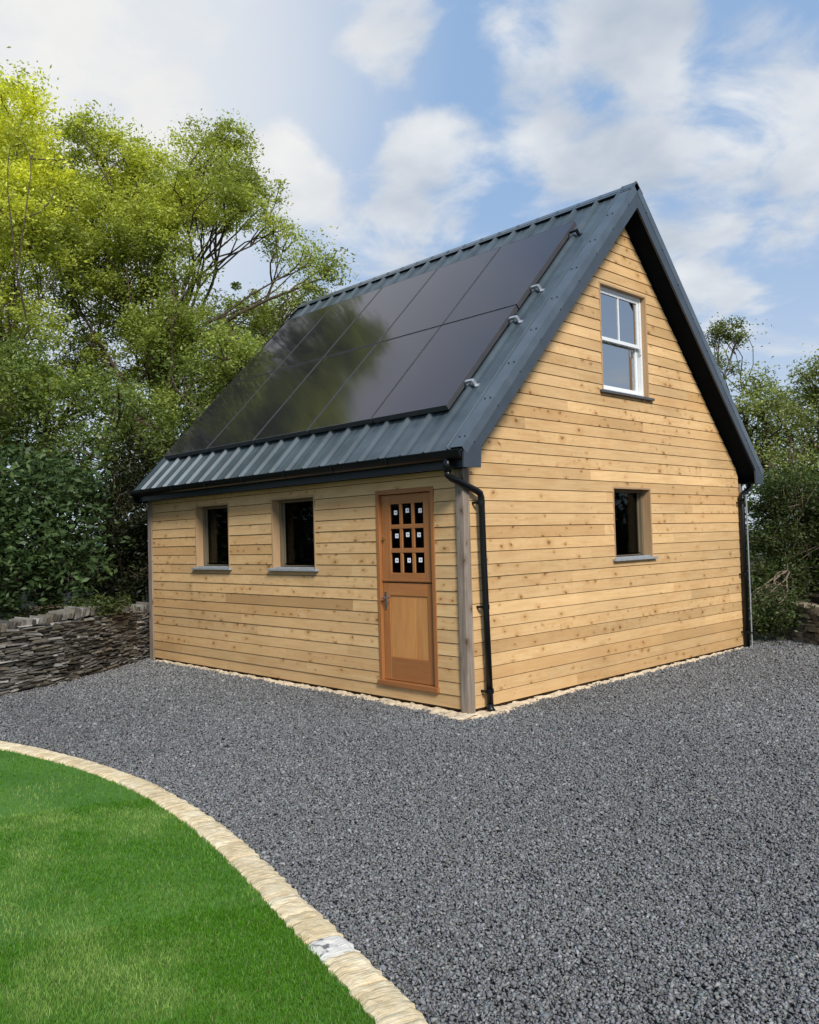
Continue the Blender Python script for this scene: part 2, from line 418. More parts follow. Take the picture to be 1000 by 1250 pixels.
# ridge cap
mb=MB()
for b in (False,True):
    a=rp(0,SLEN-.15,.040,b); c=rp(0,SLEN+.004,.044,b); c.y=W/2; a2=rp(0,SLEN-.15,.030,b)
    for p,q in ((a,c),(a,a2)):
        f=[(OG+.006,p.y,p.z),(OG+.006,q.y,q.z),(XL,q.y,q.z),(XL,p.y,p.z)]
        if b: f.reverse()
        mb.face_poly(f)
mb.build('ridge_cap',MT['verge'],house)
mb=MB()     # dark closer set back under the cap
for b in (False,True):
    p=rp(0,SLEN-.10,.0,b); q=rp(0,SLEN-.10,.039,b)
    mb.face_poly([(XR,p.y,p.z),(XR,q.y,q.z),(XL,q.y,q.z),(XL,p.y,p.z)])
mb.build('ridge_filler',MT['void'],house)
# bargeboards and verge flashing at the near gable
for b,lab in ((False,'left bargeboard of the gable'),(True,'right bargeboard of the gable')):
    mb=MB(); D=.25
    def yy(y): return W-y if b else y
    ap=W/2+(.0012 if b else -.0012)
    outer=[(OG-.028,yy(-.245),zr(-.245)+.004),(OG-.028,ap,HR+.05)]
    poly=[(yy(-.247),HE+.0),(W/2,HR+.052),(W/2,HR-D-.03),(yy(.008),HE+(.008+OE)*TAN-D+.012),(yy(-.008),2.430),(yy(-.247),2.424)]
    pts=[(OG-.026,y,z) for y,z in poly]
    mb.prism(pts if not b else list(reversed(pts)),(.026,0,0))
    bg=mb.build('bargeboard',MT['barge'],house,label=lab,bevel=.003)
    # flashing wing lying over the outermost rib
    m2=MB()
    f=[rp(OG+.003,-.03,.034,b),rp(OG+.003,SLEN+.02,.034,b),rp(OG-.205,SLEN+.02,.036,b),rp(OG-.205,-.03,.036,b)]
    g=[rp(OG-.205,-.03,.036,b),rp(OG-.205,SLEN+.02,.036,b),rp(OG-.212,SLEN+.02,.002,b),rp(OG-.212,-.03,.002,b)]
    h=[rp(OG+.003,SLEN+.02,.034,b),rp(OG+.003,-.03,.034,b),rp(OG+.003,-.03,-.06,b),rp(OG+.003,SLEN+.02,-.06,b)]
    lip=[rp(OG-.185,-.03,.037,b),rp(OG-.185,SLEN+.02,.037,b),rp(OG-.190,SLEN+.02,.044,b),rp(OG-.190,-.03,.044,b)]
    lip2=[rp(OG-.190,-.03,.044,b),rp(OG-.190,SLEN+.02,.044,b),rp(OG-.205,SLEN+.02,.037,b),rp(OG-.205,-.03,.037,b)]
    for q in (f,g,h,lip,lip2):
        if b: q.reverse()
        m2.face_poly(q)
    vf=m2.build('verge_flashing',MT['verge'],house)
    # screws, in pairs down the wing and single ones on the face
    for k in range(9):
        s=.12+k*.565
        for dx in (.045,.115):
            c=rp(OG-dx,s,.034,b); m3=MB(); m3.tube([c,c+(NR if not b else Vector((0,-NR.y,NR.z)))*.009],.010,6); m3.build('screw_head',MT['screw'],vf)
        y=-.1+k*.37; m3=MB()
        m3.tube([(OG-.001,yy(y),zr(y)-.085),(OG+.007,yy(y),zr(y)-.085)],.009,6); m3.build('screw_head',MT['screw'],bg)
# far verge
for b in (False,True):
    mb=MB(); 
    pts=[(XL-.004,(W-y if b else y),z) for y,z in ((-.24,HE),(W/2-.0012,HR+.03),(W/2-.0012,HR-.25),(-.0,2.42),(-.24,2.42))]
    mb.prism(pts,(.02,0,0)); mb.build('bargeboard',MT['dark'],house)
# eaves: fascia, soffit box, gutter
for b in (False,True):
    yy=(lambda y:W-y) if b else (lambda y:y)
    mb=MB(); y0,y1=sorted((yy(-.172),yy(-.148))); mb.box(XL+.03,.225,y0,y1,2.436,2.60)
    mb.build('fascia',MT['fascia'],house)
    mb=MB(); y0,y1=sorted((yy(-.147),yy(.0))); mb.box(XL+.03,.225,y0,y1,2.442,2.452)
    mb.build('eaves_soffit',MT['dark'],house)
    mb=MB(); prof=[]
    cyy,cz,R=-.237,2.600,.064
    n=10
    arc=[(cyy+R*math.cos(PI+PI*k/n),cz-.012+ R*1.18*math.sin(PI+PI*k/n)) for k in range(n+1)]
    arc=[(cyy-R-.008,cz+.001),(cyy-R-.008,cz-.010)]+arc+[(cyy+R,cz-.002)]
    inner=[(cyy+(R-.006),cz-.002)]+[(cyy+(R-.006)*math.cos(2*PI-PI*k/n),cz-.010+(R-.006)*1.15*math.sin(2*PI-PI*k/n)) for k in range(n+1)]+[(cyy-R+.004,cz+.001)]
    prof=[(XL+.01,yy(y),z) for y,z in arc+inner]
    if b: prof.reverse()
    ln=.232-(XL+.01)
    mb.prism(prof,(ln,0,0)); 
    g=mb.build('gutter',MT['black'],house)
    for xe in (XL+.004,.2335):
        p=[(xe,yy(y),z) for y,z in arc[2:]]; m2=MB()
        m2.prism(p if not b else list(reversed(p)),(.004,0,0)); m2.build('end_cap',MT['black'],g)
    k=XL+.4
    while k<.1:
        m2=MB(); m2.tube([(k,yy(-.31),2.607),(k,yy(-.305),2.54),(k,yy(-.24),2.512),(k,yy(-.175),2.56)],.006,5); m2.build('gutter_bracket',MT['black'],g); k+=.9
# downpipes
mb=MB()
mb.tube([(.03,-.237,2.53),(.03,-.237,2.40)],.043,14); mb.tube([(.03,-.237,2.41),(.03,-.235,2.365),(.036,-.19,2.335),(.072,.12,2.222),(.079,.172,2.195),(.080,.188,2.15),(.079,.196,1.6),(.075,.215,1.0),(.068,.246,.06)],.034,14)
dp=mb.build('downpipe',MT['black'],house,smooth=True,label='black downpipe at the near corner with a slanting swan neck')
for z,y in ((2.10,.189),(1.06,.213),(.22,.241)):
    mb=MB(); mb.tube([(.076,y,z-.022),(.076,y,z+.022)],.0385,14); mb.box(-.001,.07,y-.055,y-.035,z-.012,z+.012)
    mb.build('pipe_bracket',MT['black'],dp)
mb=MB(); mb.tube([(.068,.245,.09),(.07,.244,.04),(.10,.24,.02)],.037,14); mb.build('pipe_shoe',MT['black'],dp,smooth=True)
mb=MB()
mb.tube([(.05,W+.237,2.53),(.05,W+.237,2.42),(.05,W+.19,2.36),(.055,W-.03,2.28),(.06,W-.055,2.24),(.06,W-.055,.03)],.036,14)
mb.tube([(.06,W-.055,2.26),(.06,W-.055,2.18)],.046,14)
dp2=mb.build('downpipe',MT['black'],house,smooth=True,label='black downpipe at the far end of the gable')
for z in (2.16,1.1,.25):
    mb=MB(); mb.tube([(.06,W-.055,z-.02),(.06,W-.055,z+.02)],.041,14); mb.box(0,.06,W-.125,W-.105,z-.012,z+.012)
    mb.build('pipe_bracket',MT['black'],dp2)
mb=MB(); mb.tube([(.07,W+.075,.02),(.068,W+.072,2.29)],.011,8); mb.tube([(.07,W+.08,.022),(.07,W-.19,.022)],.010,8)
mb.build('lit_edge_strip',MT['lit_edge'],house)  # pale strips added for the sunlit edge and foot of the corner post

# openings --------------------------------------------------------
def fixed_window(o, axis, plane, sgn, name_lab):
    u0,u1,z0,z1=o
    def B(mb,a,b,d0,d1,za,zb,ax=None,tone=(.5,.2,.3)):
        """a..b along the wall, d0..d1 depth inward from the face"""
        if axis==0: mb.box(a,b,plane+d0,plane+d1,za,zb,tone,{None:None,'u':0,'z':2}[ax])
        else: mb.box(plane-d1,plane-d0,a,b,za,zb,tone,{None:None,'u':1,'z':2}[ax])
    mb=MB(); e=.022
    w=mb
    B(mb,u0-.001,u0+e,-.006,.20,z0,z1,'z'); B(mb,u1-e,u1+.001,-.006,.20,z0,z1,'z'); B(mb,u0+e,u1-e,-.005,.20,z1-e,z1+.001,'u'); 
    win=mb.build('window',MT['reveal'],house,label=name_lab,bevel=.002)
    mb=MB(); f=.036; D0,D1=.105,.185
    B(mb,u0+e,u0+e+f,D0,D1,z0+.03,z1-e,'z'); B(mb,u1-e-f,u1-e,D0,D1,z0+.03,z1-e,'z'); B(mb,u0+e+f,u1-e-f,D0+.001,D1,z1-e-f,z1-e,'u'); B(mb,u0+e+f,u1-e-f,D0+.03,D1,z0+.03,z0+.03+.012,'u')
    B(mb,u0+e+f,u0+e+f+.02,D0+.035,D1-.01,z0+.03+f,z1-e-f,'z'); B(mb,u1-e-f-.02,u1-e-f,D0+.035,D1-.01,z0+.03+f,z1-e-f,'z')
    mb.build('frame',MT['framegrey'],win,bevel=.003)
    mb=MB(); g=u0+e+f+.02; h=u1-e-f-.02
    B(mb,g,h,.155,.163,z0+.03+f,z1-e-f); mb.build('pane',MT['glass'],win)
    mb=MB(); B(mb,u0-.055,u1+.055,-.050,.012,z0-.022,z0+.008); B(mb,u0+.0,u1-.0,.012,.105,z0-.020,z0+.026)
    mb.build('sill',MT['sill'],win,bevel=.004)
fixed_window(front_open[0],0,0,-1,'narrow looking dark window in a deep timber reveal, farther from the door')
fixed_window(front_open[1],0,0,-1,'dark window in a deep timber reveal, nearer the door')
fixed_window(gable_open[0],1,0,1,'dark ground floor window of the gable in a timber reveal')
# upper sash window in the gable
u0,u1,z0,z1=gable_open[1]
mb=MB(); 
mb.box(-.2,.006,u0-.001,u0+.02,z0,z1,(.6,0,.3),2); mb.box(-.2,.006,u1-.024,u1+.001,z0,z1,(.6,0,.3),2); mb.box(-.2,.005,u0+.02,u1-.024,z1-.022,z1+.001,(.6,0,.3),1)
sw=mb.build('window',MT['reveal'],house,label='white upstairs sash window high in the gable')
a,b=u0+.02,u1-.024; zt=z1-.022; zb=z0+.012; zm=(zb+zt)/2+.01
mb=MB()
mb.box(-.18,-.058,a,a+.040,zb,zt); mb.box(-.18,-.058,b-.040,b,zb,zt); mb.box(-.18,-.059,a+.040,b-.040,zt-.040,zt); mb.box(-.18,-.035,a+.040,b-.040,zb,zb+.04)
mb.build('frame',MT['white'],sw,bevel=.004)
def sash(d0,d1,za,zb_,bot,top,bar):
    mb=MB(); y0,y1=a+.047,b-.047; st=.042
    mb.box(-d1,-d0,y0,y0+st,za,zb_); mb.box(-d1,-d0,y1-st,y1,za,zb_); mb.box(-d1,-d0-.001,y0+st,y1-st,za,za+bot); mb.box(-d1,-d0-.001,y0+st,y1-st,zb_-top,zb_)
    if bar: mb.box(-d1+.008,-d0-.004,(y0+y1)/2-.010,(y0+y1)/2+.010,za+bot,zb_-top)
    s=mb.build('sash',MT['white'],sw,bevel=.003)
    m2=MB(); m2.box(-d1+.016,-d1+.021,y0+st,y1-st,za+bot,zb_-top); m2.build('pane',MT['skyglass'],s)
    return s
sash(.066,.104,zm-.02,zt-.042,.045,.036,True); s2=sash(.110,.148,zb+.042,zm+.028,.055,.042,False)
mb=MB(); mb.box(-.064,-.046,b-.06,b-.035,zm-.10,zm-.02); mb.build('sash_stop',MT['white'],sw)
mb=MB(); mb.box(-.2,.045,u0-.06,u1+.07,z0-.024,z0+.010); mb.build('sill',MT['slate'],sw,bevel=.004)
mb=MB(); n=70; pts=[]
for k in range(n+1):
    t=k/n; y=u0+.03+(u1-u0-.36)*t; pts.append((-.25-.022*math.sin(t*46)-.012*math.sin(t*19+1),y))
for (xa,ya),(xb,yb) in zip(pts[:-1],pts[1:]): mb.face_poly([(xa,ya,z0),(xb,yb,z0),(xb,yb,z1),(xa,ya,z1)])
mb.build('sky_tone_curtain',MT['sky_tone_curtain'],sw,smooth=True)  # added curtain; its blue-grey stands in for sky reflected in the pane

# door
x0,x1,z0,z1=front_open[2]
mb=MB(); e=.048
mb.box(x0-.001,x0+e,-.010,.11,z0+.045,z1,(.45,.3,.3),2); mb.box(x1-e,x1+.001,-.010,.11,z0+.045,z1,(.45,.3,.3),2); mb.box(x0+e,x1-e,-.009,.11,z1-e,z1+.001,(.5,.3,.3),0)
mb.box(x0-.012,x1+.014,-.034,.11,z0-.006,z0+.045,(.45,.5,.3),0)
door=mb.build('door',MT['door'],house,label='cedar stable door with nine small panes in its upper half',bevel=.004)
lx0,lx1=x0+e+.004,x1-e-.004; Y0,Y1=.028,.074
pw=.142; mw=.042; gx0=(lx0+lx1)/2-(3*pw+2*mw)/2; gx1=gx0+3*pw+2*mw
rows=[(1.915,2.135),(1.660,1.868),(1.395,1.610)]
zs=1.290; 
mb=MB()
top=z1-e-.005
mb.box(lx0,gx0,Y0,Y1,zs+.004,top,(.55,.2,.3),2); mb.box(gx1,lx1,Y0,Y1,zs+.004,top,(.5,.25,.3),2)
mb.box(gx0,gx1,Y0+.001,Y1,rows[0][1],top,(.45,.3,.3),0); mb.box(gx0,gx1,Y0+.001,Y1,zs+.004,rows[2][0],(.5,.3,.3),0)
for a_,b_ in ((rows[1][1],rows[0][0]),(rows[2][1],rows[1][0])): mb.box(gx0,gx1,Y0+.003,Y1,a_,b_,(.6,.2,.3),0)
for k in (1,2):
    xm=gx0+k*pw+(k-1)*mw
    for a_,b_ in rows: mb.box(xm,xm+mw,Y0+.004,Y1,a_,b_,(.6,.2,.3),2)
ul=mb.build('door_leaf',MT['door'],door,label='upper door leaf with nine panes',bevel=.005)
mb=MB()
for k in range(3):
    for a_,b_ in rows:
        xa=gx0+k*(pw+mw); mb.box(xa-.004,xa+pw+.004,Y0+.024,Y0+.030,a_-.004,b_+.004)
mb=MB(); stk=[]
for r,(a_,b_) in enumerate(rows):
    for k in range(3):
        xa=gx0+k*(pw+mw); pm=MB(); pm.box(xa+.0005,xa+pw-.0005,Y0+.020,Y0+.026,a_+.0005,b_-.0005)
        po=pm.build('pane',MT['glass'],ul)
        sx=xa+pw*(.50+.10*random.uniform(-1,1)); sz=b_-(b_-a_)*.36+random.uniform(-.012,.012); h=.024
        sm=MB(); sm.box(sx-h,sx+h,Y0+.0165,Y0+.0195,sz-h,sz+h); sm.box(sx-h*.2,sx+h*.6,Y0+.0162,Y0+.0164,sz-h*.3,sz+h*.35)
        so=sm.build('sticker',MT['paper'],ul,label='white square sticker on a door pane')
        so.data.materials.append(MT['ink'])
        for p in so.data.polygons[6:]: p.material_index=1
mb=MB(); pb0,pb1=.49,1.150; pl0,pl1=lx0+.105,lx1-.105; bt=z0+.05
mb.box(lx0,pl0,Y0,Y1,bt,zs-.004,(.55,.2,.3),2); mb.box(pl1,lx1,Y0,Y1,bt,zs-.004,(.5,.25,.3),2)
mb.box(pl0,pl1,Y0+.001,Y1,pb1,zs-.004,(.75,.1,.3),0); mb.box(pl0,pl1,Y0+.001,Y1,bt,pb0,(.45,.3,.3),0)
ll=mb.build('door_leaf',MT['door'],door,label='lower boarded door leaf',bevel=.005)
mb=MB(); nb=3; bw=(pl1-pl0)/nb
for k in range(nb): mb.box(pl0+k*bw+.0015,pl0+(k+1)*bw-.0015,Y0+.012,Y1-.01,pb0,pb1,(random.uniform(.5,.9),random.uniform(0,.3),.3),2)
mb.build('panel',MT['doorpanel'],ll,bevel=.003)
mb=MB(); mb.box(lx0,lx1,Y0-.012,Y0-.001,zs+.012,zs+.034,(.3,.5,.3),0); mb.build('weather_bar',MT['door'],ul,bevel=.004)
hx=lx0+.045
mb=MB(); mb.box(hx-.018,hx+.018,Y0-.008,Y0+.001,1.0,1.19); mb.tube([(hx,Y0,1.125),(hx,Y0-.05,1.125)],.010,10)
mb.tube([(hx,Y0-.05,1.125),(hx-.01,Y0-.055,1.12),(hx+.03,Y0-.055,1.125),(hx+.12,Y0-.05,1.135)],.009,8)
mb.build('handle',MT['steel'],ll,bevel=.002)
mb=MB(); mb.tube([(hx-.01,Y0,1.765),(hx-.01,Y0-.018,1.765)],.016,12); mb.tube([(hx-.01,Y0-.02,1.765),(hx+.02,Y0-.022,1.755)],.006,8); mb.build('latch',MT['brass'],ul)
mb=MB(); mb.box(x0+.01,x1-.01,.35,.36,z0,z1); 

# solar panels -----------------------------------------------------
PX0,PX1,S0,S1,HP=-6.1921,-.2835,.5913,4.0927,.10
pwid=(PX1-PX0)/5; phei=(S1-S0)/2; g=.011
for r in range(2):
    for c in range(5):
        xa,xb=PX0+c*pwid+g-(.10 if c==0 else 0),PX0+(c+1)*pwid-g; sa,sb=S0+r*phei+g,S0+(r+1)*phei-g
        mb=MB(); t=.062; fr=.009
        def slab(mb,xa,xb,sa,sb,h0,h1,uvr=False):
            P=[rp(xa,sa,h0),rp(xb,sa,h0),rp(xb,sb,h0),rp(xa,sb,h0),rp(xa,sa,h1),rp(xb,sa,h1),rp(xb,sb,h1),rp(xa,sb,h1)]
            b0=len(mb.uv); mb.hexa(P)
            if uvr:
                idx=[3,2,1,0,4,5,6,7,0,1,5,4,1,2,6,5,2,3,7,6,3,0,4,7]; q=[(0,0),(xb-xa,0),(xb-xa,sb-sa),(0,sb-sa)]*2
                for i,k in enumerate(idx): mb.uv[b0+i]=q[k]
        slab(mb,xa+fr,xb-fr,sa+fr,sb-fr,HP-.012,HP-.0015,True)
        pn=mb.build('solar_panel',MT['pv'],house)
        m2=MB(); slab(m2,xa,xa+fr,sa,sb,HP-t,HP); slab(m2,xb-fr,xb,sa,sb,HP-t,HP); slab(m2,xa+fr,xb-fr,sa,sa+fr,HP-t,HP-.0003); slab(m2,xa+fr,xb-fr,sb-fr,sb,HP-t,HP-.0003)
        m2.build('frame',MT['pvframe'],pn)
for k,s in enumerate((S0+.22*phei+.02,S0+.86*phei,S0+1.20*phei,S0+1.86*phei)):
    mb=MB(); slab(mb,PX0-.08,PX1+.105,s-.02,s+.02,.034,HP-t-.001)
    rl=mb.build('mounting_rail',MT['alu'] ,house)
    m2=MB(); slab(m2,PX1+.012,PX1+.112,s-.016,s+.016,HP-.034,HP-.010); slab(m2,PX1+.100,PX1+.118,s-.022,s+.022,.004,HP-.020); slab(m2,PX1+.118,PX1+.150,s-.022,s+.022,.004,.012)
    m2.build('end_clamp',MT['alu'] if k<3 else MT['black'],rl)
# mortar along the foot of the walls
mb=MB()
def strip(pts_out, pts_in, zpeak):
    n=len(pts_out)
    for i in range(n-1):
        for (A,B) in ((pts_out,pts_in),):
            rowsn=5
            for j in range(rowsn):
                t0,t1=j/rowsn,(j+1)/rowsn
                def P(k,t):
                    o=Vector(A[k]); q=Vector(B[k]); p=o.lerp(q,t)
                    h=zpeak*min(1,t*1.9)*(1+.35*math.sin(k*2.3+t*9)+.25*math.sin(k*5.1+t*4)); 
                    if t==0: h=-.02
                    return (p.x+.01*math.sin(k*3.7+t*5),p.y+.01*math.sin(k*4.1+t*7),h)
                mb.face_poly([P(i,t0),P(i+1,t0),P(i+1,t1),P(i,t1)])
n=90; po=[];pi_=[]
for k in range(n+1):
    x=.12-(LN+.0)*k/n; w=np.interp(-x,[-.2,.15,.5,1.2,2.2,4,6,6.6],[.30,.25,.17,.14,.12,.11,.06,.03])*random.uniform(.8,1.2)
    po.append((x,-w,0)); pi_.append((x,.02,0))
strip(po,pi_,.026)
po=[];pi_=[]
for k in range(n+1):
    y=-.25+(W+.2)*k/n; w=np.interp(y,[-.25,0,.3,1,2.5,4,5.2,6.2],[.10,.24,.24,.13,.11,.10,.06,.02])*random.uniform(.8,1.2)
    po.append((w,y,0)); pi_.append((-.02 if y>0 else -.02,y,0))
strip([p for p in reversed(po)],[p for p in reversed(pi_)],.024)
mb.build('mortar_footing',MT['mortar'],house)
adopt(house)

# ------------------------------------------------------------------ ground
def ground_mat():
    m,nt,p,o=new_mat('rough_meadow'); tc=N(nt,'ShaderNodeTexCoord'); n=N(nt,'ShaderNodeTexNoise'); n.inputs['Scale'].default_value=.6; n.inputs['Detail'].default_value=8
    L(nt,tc.outputs['Object'],n.inputs[0]); L(nt,ramp(nt,n.outputs['Fac'],[(.3,(.035,.05,.015)),(.7,(.07,.085,.03))]),p.inputs['Base Color']); p.inputs['Roughness'].default_value=.95; return m
mb=MB(); mb.face_poly([(-900,-900,-.03),(900,-900,-.03),(900,900,-.03),(-900,900,-.03)]); tag(mb.build('ground',ground_mat()),kind='structure')
def gravel_ground_mat():
    m,nt,p,o=new_mat('gravel_bed'); tc=N(nt,'ShaderNodeTexCoord')
    v=N(nt,'ShaderNodeTexVoronoi'); v.inputs['Scale'].default_value=52; L(nt,tc.outputs['Object'],v.inputs[0])
    sp=N(nt,'ShaderNodeSeparateColor'); L(nt,v.outputs['Color'],sp.inputs[0])
    c=ramp(nt,sp.outputs[0],[(.0,(.025,.026,.027)),(.6,(.085,.086,.088)),(1,(.19,.192,.196))])
    d=ramp(nt,v.outputs['Distance'],[(.3,1),(.75,.25)])
    L(nt,mixc(nt,c,d,1,'MULTIPLY'),p.inputs['Base Color']); p.inputs['Roughness'].default_value=.8
    bump(nt,p,math_(nt,'SUBTRACT',1,v.outputs['Distance']),.8,.012); return m
mb=MB(); mb.face_poly([(-9,-14,-.004),(16,-14,-.004),(16,9,-.004),(-9,9,-.004)]); tag(mb.build('gravel_drive',gravel_ground_mat()),kind='structure')

# kerb line in plan ------------------------------------------------
OUT=[(-6.2,-5.2),(-5.3,-4.55),(-4.3,-4.03),(-3.4,-3.72),(-2.541,-3.532),(-1.805,-3.374),(-.944,-3.265),(-.027,-3.262),(.873,-3.375),(1.679,-3.552),(2.349,-3.734),(2.79,-3.850),(3.161,-3.954),(3.50,-4.06),(4.0,-4.25),(4.6,-4.55),(5.2,-4.95)]
def catmull(P,n):
    P=[np.array(p,float) for p in P]; out=[]
    for i in range(1,len(P)-2):
        for k in range(n):
            t=k/n; a,b,c,d=P[i-1:i+3]
            out.append(.5*((2*b)+(-a+c)*t+(2*a-5*b+4*c-d)*t*t+(-a+3*b-3*c+d)*t**3))
    return np.array(out)
CV=catmull(OUT,24)
seg=np.linalg.norm(np.diff(CV,axis=0),axis=1); ARC=np.concatenate([[0],np.cumsum(seg)])
def cpos(s): return np.array([np.interp(s,ARC,CV[:,0]),np.interp(s,ARC,CV[:,1])])
def cnorm(s):
    t=cpos(min(s+.02,ARC[-1]))-cpos(max(s-.02,0)); t/=np.linalg.norm(t); return np.array([t[1],-t[0]])   # to the lawn side
KW=.165
def stone_mat():
    m,nt,p,o=new_mat('cream_limestone'); tc=N(nt,'ShaderNodeTexCoord'); vc=N(nt,'ShaderNodeVertexColor',layer_name='Col'); uv=N(nt,'ShaderNodeUVMap')
    sep=N(nt,'ShaderNodeSeparateColor'); L(nt,vc.outputs[0],sep.inputs[0])
    n=N(nt,'ShaderNodeTexNoise'); n.inputs['Scale'].default_value=9; n.inputs['Detail'].default_value=8; n.inputs['Roughness'].default_value=.7; L(nt,tc.outputs['Object'],n.inputs[0])
    mp=N(nt,'ShaderNodeMapping'); mp.inputs['Scale'].default_value=(26,3.5,1); L(nt,uv.outputs[0],mp.inputs[0])
    n2=N(nt,'ShaderNodeTexNoise'); n2.inputs['Scale'].default_value=1.6; n2.inputs['Detail'].default_value=6; n2.inputs['Distortion'].default_value=1.2; L(nt,mp.outputs[0],n2.inputs[0])
    c=ramp(nt,n.outputs['Fac'],[(.28,(.56,.40,.20)),(.5,(.76,.60,.36)),(.72,(.86,.75,.53))])
    c=mixc(nt,c,(.30,.21,.11),math_(nt,'MULTIPLY',ramp(nt,n2.outputs['Fac'],[(.30,1),(.46,0)]),.75))
    t=N(nt,'ShaderNodeMapRange'); t.inputs['To Min'].default_value=.93; t.inputs['To Max'].default_value=1.10; L(nt,sep.outputs[0],t.inputs[0])
    c=mixc(nt,c,t.outputs[0],1,'MULTIPLY')
    c=mixc(nt,c,(.74,.69,.60),sep.outputs[2])
    n3=N(nt,'ShaderNodeTexNoise'); n3.inputs['Scale'].default_value=16; n3.inputs['Detail'].default_value=5; L(nt,tc.outputs['Object'],n3.inputs[0])
    c=mixc(nt,c,(.12,.12,.12),math_(nt,'MULTIPLY',math_(nt,'MULTIPLY',ramp(nt,n3.outputs['Fac'],[(.60,0),(.66,1)]),sep.outputs[2]),.9))
    L(nt,c,p.inputs['Base Color']); p.inputs['Roughness'].default_value=.9; p.inputs['Specular IOR Level'].default_value=.2
    h=math_(nt,'ADD',math_(nt,'MULTIPLY',n2.outputs['Fac'],.8),n.outputs['Fac']); bump(nt,p,h,.9,.014); return m
MT['kerb']=stone_mat()
kerb=empty('stone_kerb',(0,-3.35,0),'curved cream limestone kerb between the lawn and the grey gravel','kerb')
s=.0; k=0
white_s=min(range(len(CV)),key=lambda i:np.linalg.norm(CV[i]-np.array((2.78,-3.83)))); white_s=ARC[white_s]
while s<ARC[-1]-.4:
    ln=random.uniform(.20,.38); e=s+ln
    if s<white_s-.09 and e>white_s-.09: e=white_s-.09
    if abs(s-(white_s-.09))<1e-6: e=s+.18
    white=abs(s-(white_s-.09))<1e-6
    mb=MB(); ns=max(3,int((e-s)/.03)); nw=6; tone=(random.random(),random.random(),.95 if white else (.12*random.random() if random.random()<.3 else 0))
    g0,g1=s+.0018,e-.0018; grid=[]
    hh=.036+random.uniform(-.003,.003)
    for i in range(ns+1):
        ss=g0+(g1-g0)*i/ns; p=cpos(ss); nn=cnorm(ss); row=[]
        for j in range(nw+1):
            t=j/nw; d=KW*t+(random.uniform(-.010,.008) if j in (0,nw) else 0)
            q=p+nn*d; edge=min(t,1-t,); z=hh+random.uniform(-.003,.003)-(.012 if j in(0,nw) else 0)-(.004 if i in (0,ns) else 0)
            row.append((q[0],q[1],z))
        row=[(row[0][0]-nn[0]*.004,row[0][1]-nn[1]*.004,-.03)]+row+[(row[-1][0]+nn[0]*.004,row[-1][1]+nn[1]*.004,-.03)]
        grid.append(row)
    m_=len(grid[0]); b0=len(mb.v); ou=random.random()*40
    for i,row in enumerate(grid):
        for q in row: mb.v.append(q); mb.c.append(tone)
    for i in range(ns):
        for j in range(m_-1):
            mb.f.append((b0+i*m_+j,b0+(i+1)*m_+j,b0+(i+1)*m_+j+1,b0+i*m_+j+1)[::-1])
            for (ii,jj) in ((i,j+1),(i+1,j+1),(i+1,j),(i,j)): mb.uv.append((ou+(g0+(g1-g0)*ii/ns),jj/m_*KW))
    for i in (0,ns):
        mb.f.append(tuple(b0+i*m_+j for j in range(m_))); mb.uv+=[(ou,j*.02) for j in range(m_)]
    mb.build('kerb_stone',MT['kerb'],kerb,label='whitish kerb stone with dark smudges' if white else None)
    s=e; k+=1
mb=MB()   # mortar bed in the joints
pts=[cpos(q) for q in np.linspace(0,ARC[-1]-.42,160)]; nrm=[cnorm(q) for q in np.linspace(0,ARC[-1]-.42,160)]
for i in range(159):
    a,b=pts[i]+nrm[i]*.012,pts[i+1]+nrm[i+1]*.012; c,d=pts[i+1]+nrm[i+1]*(KW-.012),pts[i]+nrm[i]*(KW-.012)
    mb.face_poly([(*a,.022),(*d,.022),(*c,.022),(*b,.022)])
mb.build('mortar_bed',plain('kerb_mortar',(.34,.26,.16),.95,.1,var=.3,scale=20),kerb)
adopt(kerb)

# lawn -------------------------------------------------------------
inner=np.array([cpos(q)+cnorm(q)*(KW-.006) for q in np.linspace(0,ARC[-1],140)])
lawn_poly=np.vstack([inner,[(5.6,-12),(-6.5,-12)]])
def lawn_base_mat():
    m,nt,p,o=new_mat('turf'); tc=N(nt,'ShaderNodeTexCoord'); n=N(nt,'ShaderNodeTexNoise'); n.inputs['Scale'].default_value=2; n.inputs['Detail'].default_value=8
    L(nt,tc.outputs['Object'],n.inputs[0]); L(nt,ramp(nt,n.outputs['Fac'],[(.3,(.04,.13,.008)),(.7,(.08,.19,.018))]),p.inputs['Base Color']); p.inputs['Roughness'].default_value=.9; return m
mb=MB(); mb.face_poly([(x,y,.014) for x,y in lawn_poly][::-1]); lw=mb.build('lawn',lawn_base_mat()); tag(lw,kind='structure')
def inside(P,poly):
    x,y=P[:,0],P[:,1]; r=np.zeros(len(P),bool); j=len(poly)-1
    for i in range(len(poly)):
        xi,yi=poly[i]; xj,yj=poly[j]
        c=((yi>y)!=(yj>y)); 
        with np.errstate(divide='ignore',invalid='ignore'): r^= c&(x<(xj-xi)*(y-yi)/(yj-yi+1e-12)+xi)
        j=i
    return r
def vnoise(P,sc,seed):
    """smooth value noise in the plane"""
    r=np.random.default_rng(seed); T=r.random((64,64)); q=P*sc; i=np.floor(q).astype(int); f=q-i; f=f*f*(3-2*f)
    g=lambda a,b:T[(i[:,0]+a)%64,(i[:,1]+b)%64]
    return (g(0,0)*(1-f[:,0])+g(1,0)*f[:,0])*(1-f[:,1])+(g(0,1)*(1-f[:,0])+g(1,1)*f[:,0])*f[:,1]
FW=np.array([_f.x,_f.y]); FW/=np.linalg.norm(FW); RT=np.array([FW[1],-FW[0]]); C2=np.array([CX,CY])
